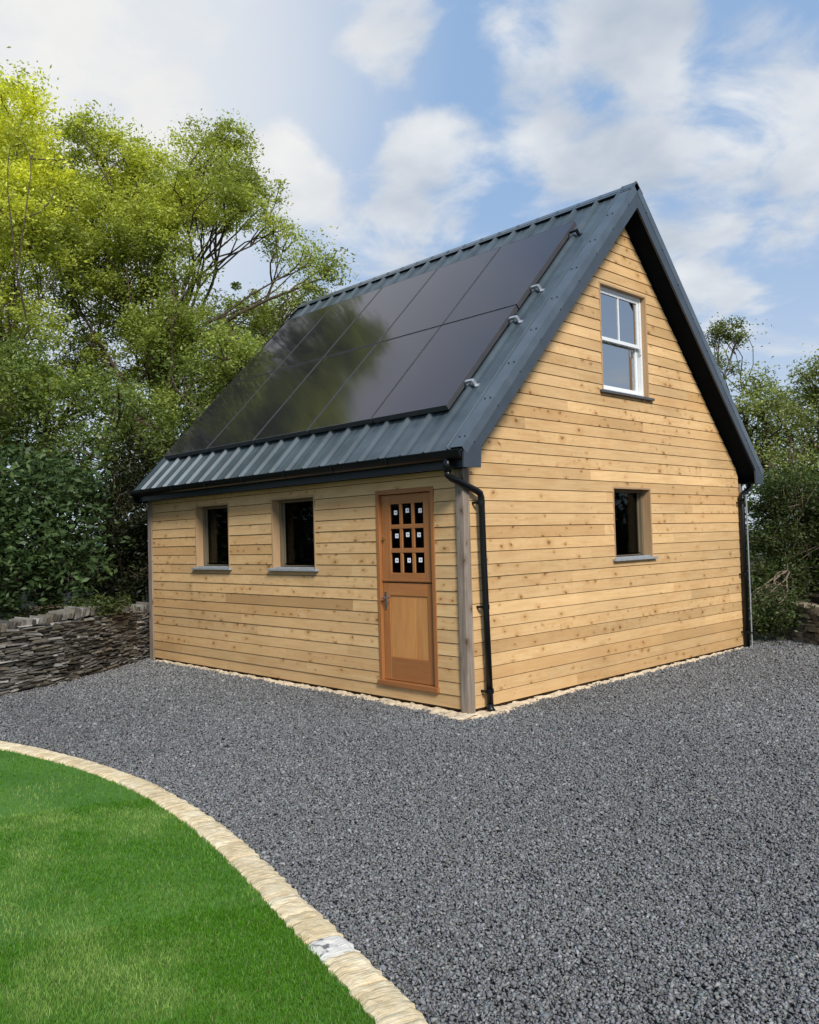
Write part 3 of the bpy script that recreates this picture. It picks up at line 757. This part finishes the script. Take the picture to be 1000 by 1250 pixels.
def wedge(n,r0,r1,a0,a1,power=2.0):
    """points on the ground seen from about the standpoint, evenly spread"""
    r=np.sqrt(rng.uniform(r0*r0,r1*r1,n)); a=np.radians(rng.uniform(a0,a1,n))
    return C2+r[:,None]*(np.cos(a)[:,None]*FW+np.sin(a)[:,None]*RT), r
P=[];R=[]
for (n,r0,r1) in ((150000,2.3,4.2),(110000,4.2,6.2),(80000,6.2,10.5)):
    p,r=wedge(n,r0,r1,-46,10); P.append(p);R.append(r)
P=np.vstack(P);R=np.concatenate(R)
kk=inside(P,lawn_poly); P=P[kk];R=R[kk]; n=len(P)
ang=rng.uniform(0,2*PI,n); ln=rng.uniform(.011,.024,n)*(1+R*.02); wd=rng.uniform(.0016,.003,n)*(.7+R*.11); lean=rng.normal(0,.35,(n,2))
base=np.c_[P,np.full(n,.013)]; side=np.c_[np.cos(ang),np.sin(ang),np.zeros(n)]*wd[:,None]
tip=base+np.c_[lean*ln[:,None],ln]
V=np.stack([base-side,base+side,tip],1).reshape(-1,3)
pat=vnoise(P,1.5,3)*.5+vnoise(P,3.9,4)*.3+vnoise(P,9,5)*.2
stripes=.5+.5*np.sin((P@np.array([.80,.6]))*4.2+1.6*vnoise(P,.9,8))
lt=np.clip((pat-.50)*3.6,0,1)*.75+.16*stripes
c0=np.array([.080,.245,.006]); c1=np.array([.33,.48,.12])
cc=c0+(c1-c0)*np.clip(lt+rng.normal(0,.16,n),0,1)[:,None]; cc*=rng.uniform(.72,1.25,n)[:,None]
dry=rng.random(n)<.02; cc[dry]=np.array([.30,.30,.13])
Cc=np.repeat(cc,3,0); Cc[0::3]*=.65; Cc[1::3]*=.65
MT['grass']=leaf_mat('grass_blades',.25,.5,.25)
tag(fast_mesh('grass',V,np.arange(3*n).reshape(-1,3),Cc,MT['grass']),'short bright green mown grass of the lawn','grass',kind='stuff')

# gravel chips -----------------------------------------------------
P=[];R=[];
p,r=wedge(2200000,2.0,15.5,-36,57)
kk=rng.random(len(r))<np.clip(1.8/(1+(r/4.6)**2.3),.14,1); P=p[kk];R=r[kk]
outer=np.array([cpos(q)-cnorm(q)*.004 for q in np.linspace(0,ARC[-1],140)]); ex=np.vstack([outer,[(5.6,-12),(-6.5,-12)]])
kk=~inside(P,ex)
kk&=~((P[:,0]<.03)&(P[:,0]>-LN-.05)&(P[:,1]>-.03)&(P[:,1]<W+.03))
WALLB=np.array([(-5.0,-4.6),(-5.05,-3.6),(-5.175,-2.666),(-5.42,-1.97),(-6.05,-1.02),(-6.66,-.2),(-6.9,.3),(-7.0,2)])
kk&=P[:,0]>np.interp(P[:,1],WALLB[:,1],WALLB[:,0])+.0
kk&=P[:,1]<7.7
def mort(P):
    fw=np.interp(-P[:,0],[-.2,.15,.5,1.2,2.2,4,6,6.6],[.27,.22,.13,.10,.08,.07,.03,.0]); gw=np.interp(P[:,1],[-.25,0,.3,1,2.5,4,5.2,6.2],[.06,.2,.2,.09,.07,.06,.03,0])
    j=.05*rng.normal(size=len(P))
    return ((P[:,1]>-fw+j)&(P[:,0]<.15)&(P[:,1]<0))|((P[:,0]<gw+j)&(P[:,1]>-.2)&(P[:,0]>-.1))
kk&=~mort(P)
P=P[kk];R=R[kk]; n=len(P)
O=np.array([(1,0,0),(-1,0,0),(0,1,0),(0,-1,0),(0,0,1),(0,0,-1)],float)
F=np.array([(0,2,4),(2,1,4),(1,3,4),(3,0,4),(2,0,5),(1,2,5),(3,1,5),(0,3,5)])
sz=rng.lognormal(math.log(.0088),.24,n)*(1+.095*np.clip(R-4,0,9))
V=O[None]*np.stack([sz*rng.uniform(.8,1.35,n),sz*rng.uniform(.6,1.0,n),sz*rng.uniform(.4,.75,n)],1)[:,None,:]
V=V+rng.normal(0,.24,V.shape)*sz[:,None,None]*np.array([1,1,.8])
# random rotation: tilt then spin
def rot(V,ax,a):
    c,s=np.cos(a)[:,None],np.sin(a)[:,None]; i,j=[(1,2),(2,0),(0,1)][ax]; W_=V.copy()
    W_[...,i]=c*V[...,i]-s*V[...,j]; W_[...,j]=s*V[...,i]+c*V[...,j]; return W_
V=rot(V,0,rng.normal(0,.5,n)); V=rot(V,1,rng.normal(0,.5,n)); V=rot(V,2,rng.uniform(0,2*PI,n))
heave=(vnoise(P,2.3,21)-.5)*.010
V+=np.c_[P,rng.uniform(-.002,.016,n)+heave+.002][:,None,:]
tone=np.clip(rng.lognormal(math.log(.168),.28,n),.04,.33)*(.9+.25*vnoise(P,.7,31))
cc=tone[:,None]*np.array([1.01,1.0,.975])*(1+rng.normal(0,.03,(n,3)))
m,nt,p,o=new_mat('crushed_stone'); vc=N(nt,'ShaderNodeVertexColor',layer_name='Col'); L(nt,vc.outputs[0],p.inputs['Base Color']); p.inputs['Roughness'].default_value=.8; p.inputs['Specular IOR Level'].default_value=.2
tag(fast_mesh('gravel',V.reshape(-1,3),(F[None]+6*np.arange(n)[:,None,None]).reshape(-1,3),np.repeat(cc,6,0),m),'dark grey crushed stone chips spread over the drive','gravel',kind='stuff')

# ------------------------------------------------------------------ dry stone walls
def rough_mat(name,stops,sc):
    m,nt,p,o=new_mat(name); tc=N(nt,'ShaderNodeTexCoord'); vc=N(nt,'ShaderNodeVertexColor',layer_name='Col')
    n=N(nt,'ShaderNodeTexNoise'); n.inputs['Scale'].default_value=sc; n.inputs['Detail'].default_value=8; n.inputs['Roughness'].default_value=.7; L(nt,tc.outputs['Object'],n.inputs[0])
    c=mixc(nt,ramp(nt,n.outputs['Fac'],stops),vc.outputs[0],1,'MULTIPLY'); L(nt,c,p.inputs['Base Color']); p.inputs['Roughness'].default_value=.9; p.inputs['Specular IOR Level'].default_value=.2
    bump(nt,p,n.outputs['Fac'],.8,.015); return m
MT['rubble']=rough_mat('lichened_rubble',[(.3,.55),(.6,1.1),(.8,1.5)],14)
def stone(mb,c,t,nrm,L_,H_,D_,col,tilt=0):
    """irregular slab: centre c on wall face, t along wall, nrm outward"""
    t=Vector(t); nrm=Vector(nrm); z=Vector((0,0,1))
    ct,st=math.cos(tilt),math.sin(tilt); t2=t*ct+z*st; z2=z*ct-t*st
    P=[]
    j=lambda a:random.uniform(-a,a)
    for (a,b,d) in ((-1,-1,-1),(1,-1,-1),(1,-1,1),(-1,-1,1),(-1,1,-1),(1,1,-1),(1,1,1),(-1,1,1)):
        P.append(Vector(c)+t2*(a*L_/2*(1+j(.22)))+z2*(b*H_/2*(1+j(.45)))+nrm*(d*D_/2+j(.018)))
    # outward points first ordering kept consistent by hexa
    mb.hexa([tuple(p) for p in P],col)
def drystone(name,path,hfun,label,cat,base,palette,rowh=(.016,.036),coping=True,hang=0):
    w=empty(name,(path[0][0],path[0][1],0),label,cat)
    pts=[Vector((*p,0)) for p in path]; sg=[(pts[i+1]-pts[i]).length for i in range(len(pts)-1)]; A=[0]
    for q in sg: A.append(A[-1]+q)
    xs=[p.x for p in pts]; ys=[p.y for p in pts]
    pos=lambda s:Vector((float(np.interp(s,A,xs)),float(np.interp(s,A,ys)),0))
    def tan(s):
        d=pos(min(s+.15,A[-1]))-pos(max(s-.15,0)); d.normalize(); return d
    mb=MB(); z=0
    while z<1.1:
        h=random.uniform(*rowh); s=random.uniform(-.2,0)
        while s<A[-1]:
            l=random.uniform(.07,.27); q=max(0,s+l/2)
            if q<A[-1] and z+h<hfun(q)+.02:
                t=tan(q); n_=Vector((t.y,-t.x,0))*base
                c=pos(q)+n_*random.uniform(-.03,.016)+Vector((0,0,z+h/2+.014*math.sin(q*3.1+z*7)+random.uniform(-.008,.008)))
                col=np.array(random.choice(palette))*random.uniform(.45,1.35)
                stone(mb,c,t,n_,l*.98,h*random.uniform(.75,1.05),.20,tuple(col),random.gauss(0,.05))
            s+=l+random.uniform(.0,.012)
        z+=h+.003
    mb.build('stonework',MT['rubble'],w)
    mb=MB()
    for i in range(60):
        a,b=A[-1]*i/60,A[-1]*(i+1)/60; 
        for s0,s1 in ((a,b),):
            p,q=pos(s0),pos(s1); t=tan((s0+s1)/2); n_=Vector((t.y,-t.x,0))*base
            h0=hfun(s0)-.03; h1=hfun(s1)-.03
            p-=n_*.05; q-=n_*.05; p2=p-n_*.3; q2=q-n_*.3
            mb.hexa([p,q,q2,p2,p+Vector((0,0,h0)),q+Vector((0,0,h1)),q2+Vector((0,0,h1)),p2+Vector((0,0,h0))])
    mb.build('wall_core',MT['earth'],w)
    if coping:
        mb=MB(); s=.05
        while s<A[-1]:
            wd=random.uniform(.03,.075); t=tan(s); n_=Vector((t.y,-t.x,0))*base; h=random.uniform(.08,.13)
            c=pos(s)-n_*.07+Vector((0,0,hfun(s)+h*.42)); 
            stone(mb,c,t,n_,wd,h,.24,tuple(np.array(random.choice(palette))*random.uniform(.6,1.35)),random.gauss(-.30,.22)); s+=wd*1.08+random.uniform(0,.02)
        mb.build('coping',MT['rubble'],w)
    adopt(w); return w
pal=[(.165,.15,.125),(.21,.19,.16),(.12,.105,.08),(.17,.145,.105),(.29,.275,.245),(.10,.09,.078)]
wl=[(-5.0,-5.2),(-5.0,-4.4),(-5.06,-3.55),(-5.175,-2.666),(-5.42,-1.97),(-6.05,-1.02),(-6.62,-.22),(-6.86,.25)]
drystone('dry_stone_wall',wl,lambda s:.80+.02*math.sin(s*2.0)-(.03*max(0,s-4.6)),'low dark dry stone wall with upright coping beside the left end of the house','wall',1,pal)
wr=[(-.9,7.95),(.05,7.55),(.85,6.95),(1.9,6.35),(3.2,5.9),(4.6,5.7)]
drystone('dry_stone_wall',wr,lambda s:.62+.04*math.sin(s*3),'broken brownish stone wall at the right edge behind the house','wall',1,[(.27,.22,.145),(.36,.30,.21),(.19,.15,.105)],rowh=(.035,.085),coping=False)
# earth banks behind the walls
mb=MB()
for P_ in (([(-5.28,-5.6),(-5.3,-3.6),(-5.5,-2.6),(-5.75,-1.85),(-6.35,-.85),(-6.98,.0),(-7.15,1.0),(-7.4,8.8),(-1.0,9.2),(-1.2,8.3),(.2,7.9),(1.0,7.3),(2.1,6.65),(3.4,6.2),(4.8,6.0),(9,6.0),(9,30),(-40,30),(-40,-9),(-5.28,-9)]),):
    top=[(x,y,.70) for x,y in P_]; mb.prism([(x,y,-.02) for x,y in P_][::-1],(0,0,.69))
tag(mb.build('earth_bank',MT['earth']),kind='structure')

# ------------------------------------------------------------------ vegetation
MT['bark']=plain('bark',(.085,.065,.045),.95,.1,var=.4,scale=12,bmp=.6)
MT['twig']=plain('dry_twig',(.22,.17,.115),.9,.1,var=.3,scale=9)
MT['leaf']=leaf_mat('tree_leaf',.42,.45,.35)
MT['laurel']=leaf_mat('glossy_leaf',.18,.48,.22)
def leaves(pos, size, cols, updir=.35, fold=.25, aspect=.45):
    n=len(pos); d=rng.normal(size=(n,3)); d[:,2]=d[:,2]*.6-.15; d/=np.linalg.norm(d,axis=1)[:,None]
    nr=rng.normal(size=(n,3)); nr[:,2]+=updir*3; sd=np.cross(d,nr); sd/=np.linalg.norm(sd,axis=1)[:,None]+1e-9; up=np.cross(sd,d)
    l=size[:,None]; a=pos-d*l*.5; b=pos+d*l*.5
    m1=pos+sd*l*aspect*.5+up*l*fold*.25; m2=pos-sd*l*aspect*.5+up*l*fold*.25
    V=np.stack([a,m1,b,m2],1).reshape(-1,3); i=4*np.arange(n)
    return V, np.stack([i,i+1,i+2,i+3],1), np.repeat(cols,4,0)
def blob_points(c,r,n,clump,nc,shell=.55,squash=(1,1,.85)):
    """points in leaf clumps through a rounded lobe"""
    u=rng.normal(size=(nc,3)); u/=np.linalg.norm(u,axis=1)[:,None]; rad=rng.uniform(shell**2,1,nc)**.5*rng.uniform(.75,1.12,nc)
    cc=np.array(c)+u*rad[:,None]*r*np.array(squash)
    idx=rng.integers(0,nc,n); w=rng.lognormal(0,.35,nc)
    off=np.clip(rng.normal(size=(n,3)),-1.7,1.7)*clump*w[idx][:,None]*np.array([1,1,.7])
    return cc[idx]+off, cc
def curve_pts(a,b,sag=.15,n=6,jit=.08):
    a=Vector(a);b=Vector(b);d=(b-a).length; side=Vector((random.gauss(0,1),random.gauss(0,1),random.gauss(0,.6)))*d*jit
    return [a.lerp(b,t)+side*math.sin(PI*t)+Vector((0,0,d*sag*math.sin(PI*t)))+Vector((random.gauss(0,1),random.gauss(0,1),random.gauss(0,1)))*d*.015*(0<t<1) for t in [k/n for k in range(n+1)]]
def tree(name,label,cat,group,base,fork,lobes,leafcol,leafsize,trunk_r=.16,density=1.0,clump=.20,mat='leaf',twigs=6,twigmat='bark',limb_r=.045,shell=.45,twiglen=1.0,glow_tint=None):
    t=empty(name,base,label,cat,group)
    mb=MB(); tr=curve_pts(base,fork,0,7,.03); mb.tube(tr,[trunk_r*(1.25-.6*k/7) for k in range(8)],9)
    forks=[tr[4],tr[5],tr[6],tr[7]]
    Vs=[];Fs=[];Cs=[];nv=0
    for (c,r,dens) in lobes:
        c=Vector(c); f=random.choice(forks); limb=curve_pts(f,c-Vector((0,0,r*.25)),.08,7,.10)
        mb.tube(limb,[limb_r*(1-.8*k/7) for k in range(8)],6,cap=False)
        n=int(9500*r*r*density*dens/ (leafsize/.08)**2); nc=max(8,int(75*r*r*dens+10))
        pts,cc=blob_points(c,r,n,clump,nc,shell)
        for q in cc[:int(twigs*(.5+r))]:
            k=random.randint(3,7); tw=curve_pts(limb[k],tuple(q),.05,5,.14); mb.tube(tw,[.018*twiglen*(1-.7*i/5)+.003 for i in range(6)],4,cap=False)
        col=np.array(leafcol[0])+(np.array(leafcol[1])-np.array(leafcol[0]))*rng.beta(1.4,1.8,n)[:,None]
        # whole sprays differ from one another
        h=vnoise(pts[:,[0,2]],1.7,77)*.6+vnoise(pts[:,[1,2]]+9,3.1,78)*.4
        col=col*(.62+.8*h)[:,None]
        if glow_tint is not None:
            zc,zw,tc_=glow_tint; w=np.clip((pts[:,2]-zc)/zw,0,1)*(.35+.65*(h>.5)); col=col*(1-w[:,None])+np.array(tc_)*w[:,None]*(.6+.8*rng.random(n))[:,None]  # sun glow on the upper crowns is put into the leaf colour
        sz=leafsize*rng.uniform(.6,1.25,n)
        v,f_,c_=leaves(pts,sz,col); Vs.append(v);Fs.append(f_+nv);Cs.append(c_);nv+=len(v)
    mb.build('trunk' if cat=='tree' else 'stems',MT[twigmat],t,smooth=True)
    fast_mesh('crown' if cat=='tree' else 'foliage',np.vstack(Vs),np.vstack(Fs),np.vstack(Cs),MT[mat],t)
    adopt(t); return t
def lob(l,depth,jit=.8):
    out=[]
    for q in l:
        px,py,r=q[:3]; dd=depth+random.uniform(-jit,jit)+(q[4] if len(q)>4 else 0); out.append((at(px,py,dd),r*dd/FOC,q[3] if len(q)>3 else 1))
    return out
def foot(px,depth,z=.66):
    p=at(px,640,depth); return Vector((p.x,p.y,z))
def over(px,py,depth): return at(px,py,depth)
YG=[(.22,.28,.05),(.56,.60,.13)]
MG=[(.145,.20,.042),(.45,.51,.12)]
DG=[(.065,.105,.026),(.28,.345,.09)]
tree('broadleaf_tree','tall yellow green tree at the left edge of the photo','tree','trees behind the stone wall',foot(10,15),over(10,430,15),
 lob([(15,135,50),(-40,160,75),(45,170,30),(-70,260,110),(20,230,70,.9),(15,320,60,.7),(35,290,50,.8),(0,200,60),(40,225,40,1,-1),(25,270,40,.9,-1),(-60,370,100),(30,400,60,.5),(-20,470,80,.9),(50,480,50,.7)],15),YG,.075,.16,.85,.14,limb_r=.02,twiglen=.5,glow_tint=(5.6,2.4,(.74,.76,.10)))
tree('broadleaf_tree','broad ragged green tree beyond the far end of the house roof','tree','trees behind the stone wall',foot(215,17),over(205,430,17),
 lob([(108,165,38),(150,205,52),(200,225,50),(225,250,45),(175,255,50),(290,250,36),(135,330,60),(215,330,48,.7),(60,215,45),(90,240,55),(195,400,50,.9,-1.6),(275,430,44,.9,-1.4),(215,390,36,.6,-1.5),(255,185,38),(287,168,22),(285,215,36),(120,275,75),(180,275,50),(262,250,45),(318,235,26,.7),(335,275,24,.6),(345,300,30,.45),(378,318,26,.6),(408,328,22,.9),(372,360,36,.55),(300,385,48,.6),(335,400,36,.8),(245,405,44,.8),(185,380,50,.9),(110,365,60,.8),(80,300,45,.7),(150,440,70,.9),(235,465,52,1),(290,445,42,.9),(90,455,50,.7),(180,510,55),(330,440,34,.7)],17,1.2),MG,.075,.22,.88,.13,glow_tint=(6.0,3.2,(.54,.58,.10)))
# the bare limb seen through the gap
tree('broadleaf_tree','lower dark green tree just behind the far roof edge','tree','trees behind the stone wall',foot(270,14.6),over(250,560,14.6),
 lob([(235,520,40),(195,560,40),(280,480,36),(165,505,34,.8),(330,455,24,.8),(140,540,34,.7),(220,450,26,.6)],14.6,.4),DG,.075,.12,.68,.12)
tree('broadleaf_tree','dark leafy tree filling the left side below the bright crowns','tree','trees behind the stone wall',foot(60,14),over(60,540,14),
 lob([(20,460,60,.9),(70,500,48,.9),(120,480,40,.6),(0,540,60),(60,560,50),(110,545,40,.9),(-60,520,70),(150,480,30,.5)],14,.5),DG,.08,.14,.68,.12)
LA=[(.024,.05,.016),(.10,.15,.05)]
tree('laurel_shrub','big dark glossy laurel bush standing on the bank above the stone wall','shrub',None,foot(50,12.2),over(45,680,12.2),
 lob([(15,590,55),(70,600,45),(-20,650,65),(40,665,55),(95,640,38),(85,690,36),(20,715,40),(-60,600,70),(-70,690,60)],12.2,.4),LA,.12,.06,1.15,.20,mat='laurel',limb_r=.03,shell=.7)
BR=[(.018,.026,.011),(.055,.062,.025)]  # leaf colour set very dark to stand in for shade low down
tree('bramble_thicket','dark tangled bramble thicket between the laurel and the house corner','shrub',None,foot(150,14.2),over(150,690,14.2),
 lob([(135,600,36),(165,590,34),(150,650,40),(125,690,34),(170,690,34),(160,560,30,.8),(140,725,24),(175,700,24),(180,640,26)],14.2,.25),BR,.075,trunk_r=.03,density=1.2,clump=.14,twigs=22,twigmat='twig',limb_r=.012,shell=.6,twiglen=.6)
# plants at the wall top
tree('ivy_clump','low grassy ivy growth trailing over the wall top beside the house corner','shrub',None,foot(120,12.1,.7),over(120,740,12.1),
 lob([(60,748,12),(90,745,14),(120,738,14),(150,737,9),(30,752,10)],11.95,.15),[(.04,.06,.015),(.10,.13,.035)],.06,.02,1.6,.08,twigs=10,twigmat='twig',limb_r=.01,twiglen=.4)
# right side
tree('broadleaf_tree','thin sprig topped tree showing just past the right roof slope','tree','trees right of the house',foot(870,17.5),over(872,500,17.5),
 lob([(888,402,15,.9),(902,412,11,.9),(872,412,13,.6),(878,440,12,.4),(895,448,10,.4),(868,470,20,.7),(880,520,30,.8)],17.5,.3),[(.09,.13,.03),(.30,.33,.10)],.07,.10,1.3,.085,limb_r=.022,twigs=10,twiglen=.5)
tree('broadleaf_tree','rounded mid green tree right of the roof slope with pale leaf tips','tree','trees right of the house',foot(940,16.5),over(940,560,16.5),
 lob([(925,472,24),(912,500,24,.9),(940,500,30),(935,545,34),(965,520,30,.8),(915,545,26),(955,575,32),(900,520,20,.7)],16.5,.5),[(.11,.15,.035),(.46,.50,.19)],.08,.12,.78,.13)
tree('broadleaf_tree','tree at the right edge of the photo, its top cut by the frame','tree','trees right of the house',foot(1010,17),over(1010,560,17),
 lob([(985,458,18,.8),(1005,450,22),(975,490,22,.8),(1000,500,36),(990,555,40),(1040,480,50),(1050,560,60),(1010,600,40)],17,.5),[(.11,.15,.035),(.46,.50,.19)],.08,.12,.78,.13)
tree('bramble_thicket','dark hedge thicket with pale curling twigs right of the far downpipe','shrub',None,foot(965,14.2),over(965,680,14.2),
 lob([(930,610,28),(965,600,34),(1000,610,36),(945,650,30),(985,655,36),(930,700,22),(960,700,30),(1000,705,36),(950,745,22),(925,740,16),(1040,650,50),(920,660,16),(985,738,16),(1080,650,60),(918,752,16,1.2,-1.0),(936,757,17,1.3,-1.1),(955,752,15,1.2,-1.1),(945,735,18,1.2,-.9)],14.3,.4),[(.03,.05,.016),(.13,.17,.05)],.07,trunk_r=.03,density=1.05,clump=.15,twigs=46,twigmat='twig',limb_r=.012,shell=.6,twiglen=.6)
# hedges: two unseen ones added to darken the window reflections, one behind the house
def hedge(name,label,path,h,depth_,col,n):
    t=empty(name,(path[0][0],path[0][1],.66),label,'hedge')
    mb=MB(); Vs=[];k=0
    pts=[Vector((*p,0)) for p in path]; s=np.linspace(0,len(pts)-1,n//900+2)
    PP=[]
    for q in s:
        x=np.interp(q,range(len(pts)),[p.x for p in pts]); y=np.interp(q,range(len(pts)),[p.y for p in pts])
        for zz in np.arange(.7,h,.8):
            p,cc=blob_points((x+random.gauss(0,.2),y+random.gauss(0,.2),zz+random.gauss(0,.2)),depth_,900//max(1,int(h/.8)),.16,22,.5); PP.append(p)
        mb.tube(curve_pts((x,y,.6),(x+random.gauss(0,.3),y+random.gauss(0,.3),h*.85),0,6,.05),[.05*(1-.12*i) for i in range(7)],6)
    P_=np.vstack(PP); c=np.array(col[0])+(np.array(col[1])-np.array(col[0]))*rng.random(len(P_))[:,None]
    v,f,c=leaves(P_,.13*rng.uniform(.7,1.2,len(P_)),c)
    mb.build('stems',MT['bark'],t); fast_mesh('foliage',v,f,c,MT['laurel'],t); adopt(t)
hedge('clipped_hedge','unseen dark hedge past the left edge, added for the window reflections',[(-6.6,-3.6),(-6.9,-6),(-7.2,-8.6)],4.2,.8,LA,16000)
hedge('clipped_hedge','unseen dark hedge past the right edge, added for the window reflections',[(2.6,8.0),(4.5,7.4),(7.5,7.4)],3.2,.8,LA,14000)
hedge('clipped_hedge','dark hedge on the bank behind the house, seen in slivers between the shrubs',[(-8.6,.2),(-8.9,3),(-8.6,6.5),(-5,9.6),(-.6,9.6),(1.6,9.0)],3.0,.8,DG,26000)

# ------------------------------------------------------------------ light
SUN=Vector((.70,-.36,.62)).normalized()
elev=math.asin(SUN.z); az=math.atan2(SUN.x,SUN.y)
sl=bpy.data.lights.new('sun','SUN'); sl.energy=3.9; sl.angle=math.radians(15); sl.color=(1,.965,.91)
so=bpy.data.objects.new('sun',sl); COL.objects.link(so); so.rotation_euler=(-SUN).to_track_quat('-Z','Y').to_euler()
w=bpy.data.worlds.new('World'); S.world=w; w.use_nodes=True; nt=w.node_tree; nt.nodes.clear()
out=N(nt,'ShaderNodeOutputWorld'); bg=N(nt,'ShaderNodeBackground'); L(nt,bg.outputs[0],out.inputs[0]); bg.inputs[1].default_value=.10
sky=N(nt,'ShaderNodeTexSky',sky_type='NISHITA'); sky.sun_disc=False; sky.sun_elevation=elev; sky.sun_rotation=az; sky.air_density=1.0; sky.dust_density=.6; sky.ozone_density=1.2
tc=N(nt,'ShaderNodeTexCoord'); nm=N(nt,'ShaderNodeVectorMath',operation='NORMALIZE'); L(nt,tc.outputs['Generated'],nm.inputs[0])
sp=N(nt,'ShaderNodeSeparateXYZ'); L(nt,nm.outputs[0],sp.inputs[0])
zz=math_(nt,'ADD',math_(nt,'MAXIMUM',sp.outputs[2],0),.22)
cmb=N(nt,'ShaderNodeCombineXYZ'); L(nt,math_(nt,'DIVIDE',sp.outputs[0],zz),cmb.inputs[0]); L(nt,math_(nt,'DIVIDE',sp.outputs[1],zz),cmb.inputs[1])
n1=N(nt,'ShaderNodeTexNoise'); n1.inputs['Scale'].default_value=4.3; n1.inputs['Detail'].default_value=10; n1.inputs['Roughness'].default_value=.58; n1.inputs['Distortion'].default_value=.35
mp=N(nt,'ShaderNodeMapping'); mp.inputs['Location'].default_value=(3.1,1.7,0); L(nt,cmb.outputs[0],mp.inputs[0]); L(nt,mp.outputs[0],n1.inputs[0])
# cloud banks: broad patches of sky that are cloudier than the rest
cov=None
for px,py,rad,wt in ((10,60,170,.16),(360,195,75,.22),(400,260,50,.14),(480,45,60,.16),(235,50,45,.10),(215,150,60,.2),(530,215,75,.24),(480,275,45,.12),(640,55,75,.2),(720,170,120,.17),(900,110,150,.17),(860,300,150,.15),(1040,240,160,.10),(770,30,90,.16),(560,80,55,-.16),(430,150,70,-.14),(620,130,40,-.10),(980,340,60,-.16),(340,90,60,-.12),(740,110,40,-.08)):
    d=direction(px,py).normalized(); e=direction(px+rad,py).normalized(); cosr=d.dot(e)
    dt=N(nt,'ShaderNodeVectorMath',operation='DOT_PRODUCT'); L(nt,nm.outputs[0],dt.inputs[0]); dt.inputs[1].default_value=tuple(d)
    mr=N(nt,'ShaderNodeMapRange',interpolation_type='SMOOTHSTEP'); mr.inputs['From Min'].default_value=cosr-(1-cosr)*.6; mr.inputs['From Max'].default_value=1; mr.inputs['To Max'].default_value=wt; L(nt,dt.outputs['Value'],mr.inputs[0])
    cov=mr.outputs[0] if cov is None else math_(nt,'ADD',cov,mr.outputs[0])
dens=math_(nt,'ADD',n1.outputs['Fac'],cov)
# outside the view the sky is evenly broken cloud
mask=N(nt,'ShaderNodeMapRange',interpolation_type='SMOOTHSTEP'); mask.inputs['From Min'].default_value=.50; mask.inputs['From Max'].default_value=.745; mask.inputs['To Max'].default_value=.92; L(nt,dens,mask.inputs[0])
n2=N(nt,'ShaderNodeTexNoise'); n2.inputs['Scale'].default_value=4.5; n2.inputs['Detail'].default_value=6; L(nt,mp.outputs[0],n2.inputs[0])
ccol=ramp(nt,n2.outputs['Fac'],[(.3,(5.0,5.6,6.5)),(.68,(8.5,8.7,8.9))])
# blue lifted by thin haze
blue=mixc(nt,sky.outputs[0],(3.4,5.2,8.1),.8)
# flare-like glow painted into the left sky, away from the sun lamp
d=direction(20,40).normalized(); dt=N(nt,'ShaderNodeVectorMath',operation='DOT_PRODUCT'); L(nt,nm.outputs[0],dt.inputs[0]); dt.inputs[1].default_value=tuple(d)
mr=N(nt,'ShaderNodeMapRange',interpolation_type='SMOOTHSTEP'); mr.inputs['From Min'].default_value=.90; mr.inputs['From Max'].default_value=1; mr.inputs['To Max'].default_value=1; L(nt,dt.outputs['Value'],mr.inputs[0])
c=mixc(nt,blue,ccol,mask.outputs[0]); c=mixc(nt,c,(9.7,9.5,9.0),math_(nt,'MULTIPLY',mr.outputs[0],.7))
# pale band low down
hz=N(nt,'ShaderNodeMapRange',interpolation_type='SMOOTHSTEP'); hz.inputs['From Min'].default_value=.42; hz.inputs['From Max'].default_value=0; hz.inputs['To Max'].default_value=.55; L(nt,sp.outputs[2],hz.inputs[0])
c=mixc(nt,c,(7.6,8.0,8.5),hz.outputs[0])
L(nt,c,bg.inputs[0])

S.view_settings.view_transform='Standard'; S.view_settings.look='None'; S.view_settings.exposure=0; S.view_settings.gamma=1
S.cycles.use_denoising=True; S.cycles.max_bounces=6; S.cycles.transparent_max_bounces=12; S.cycles.sample_clamp_indirect=6
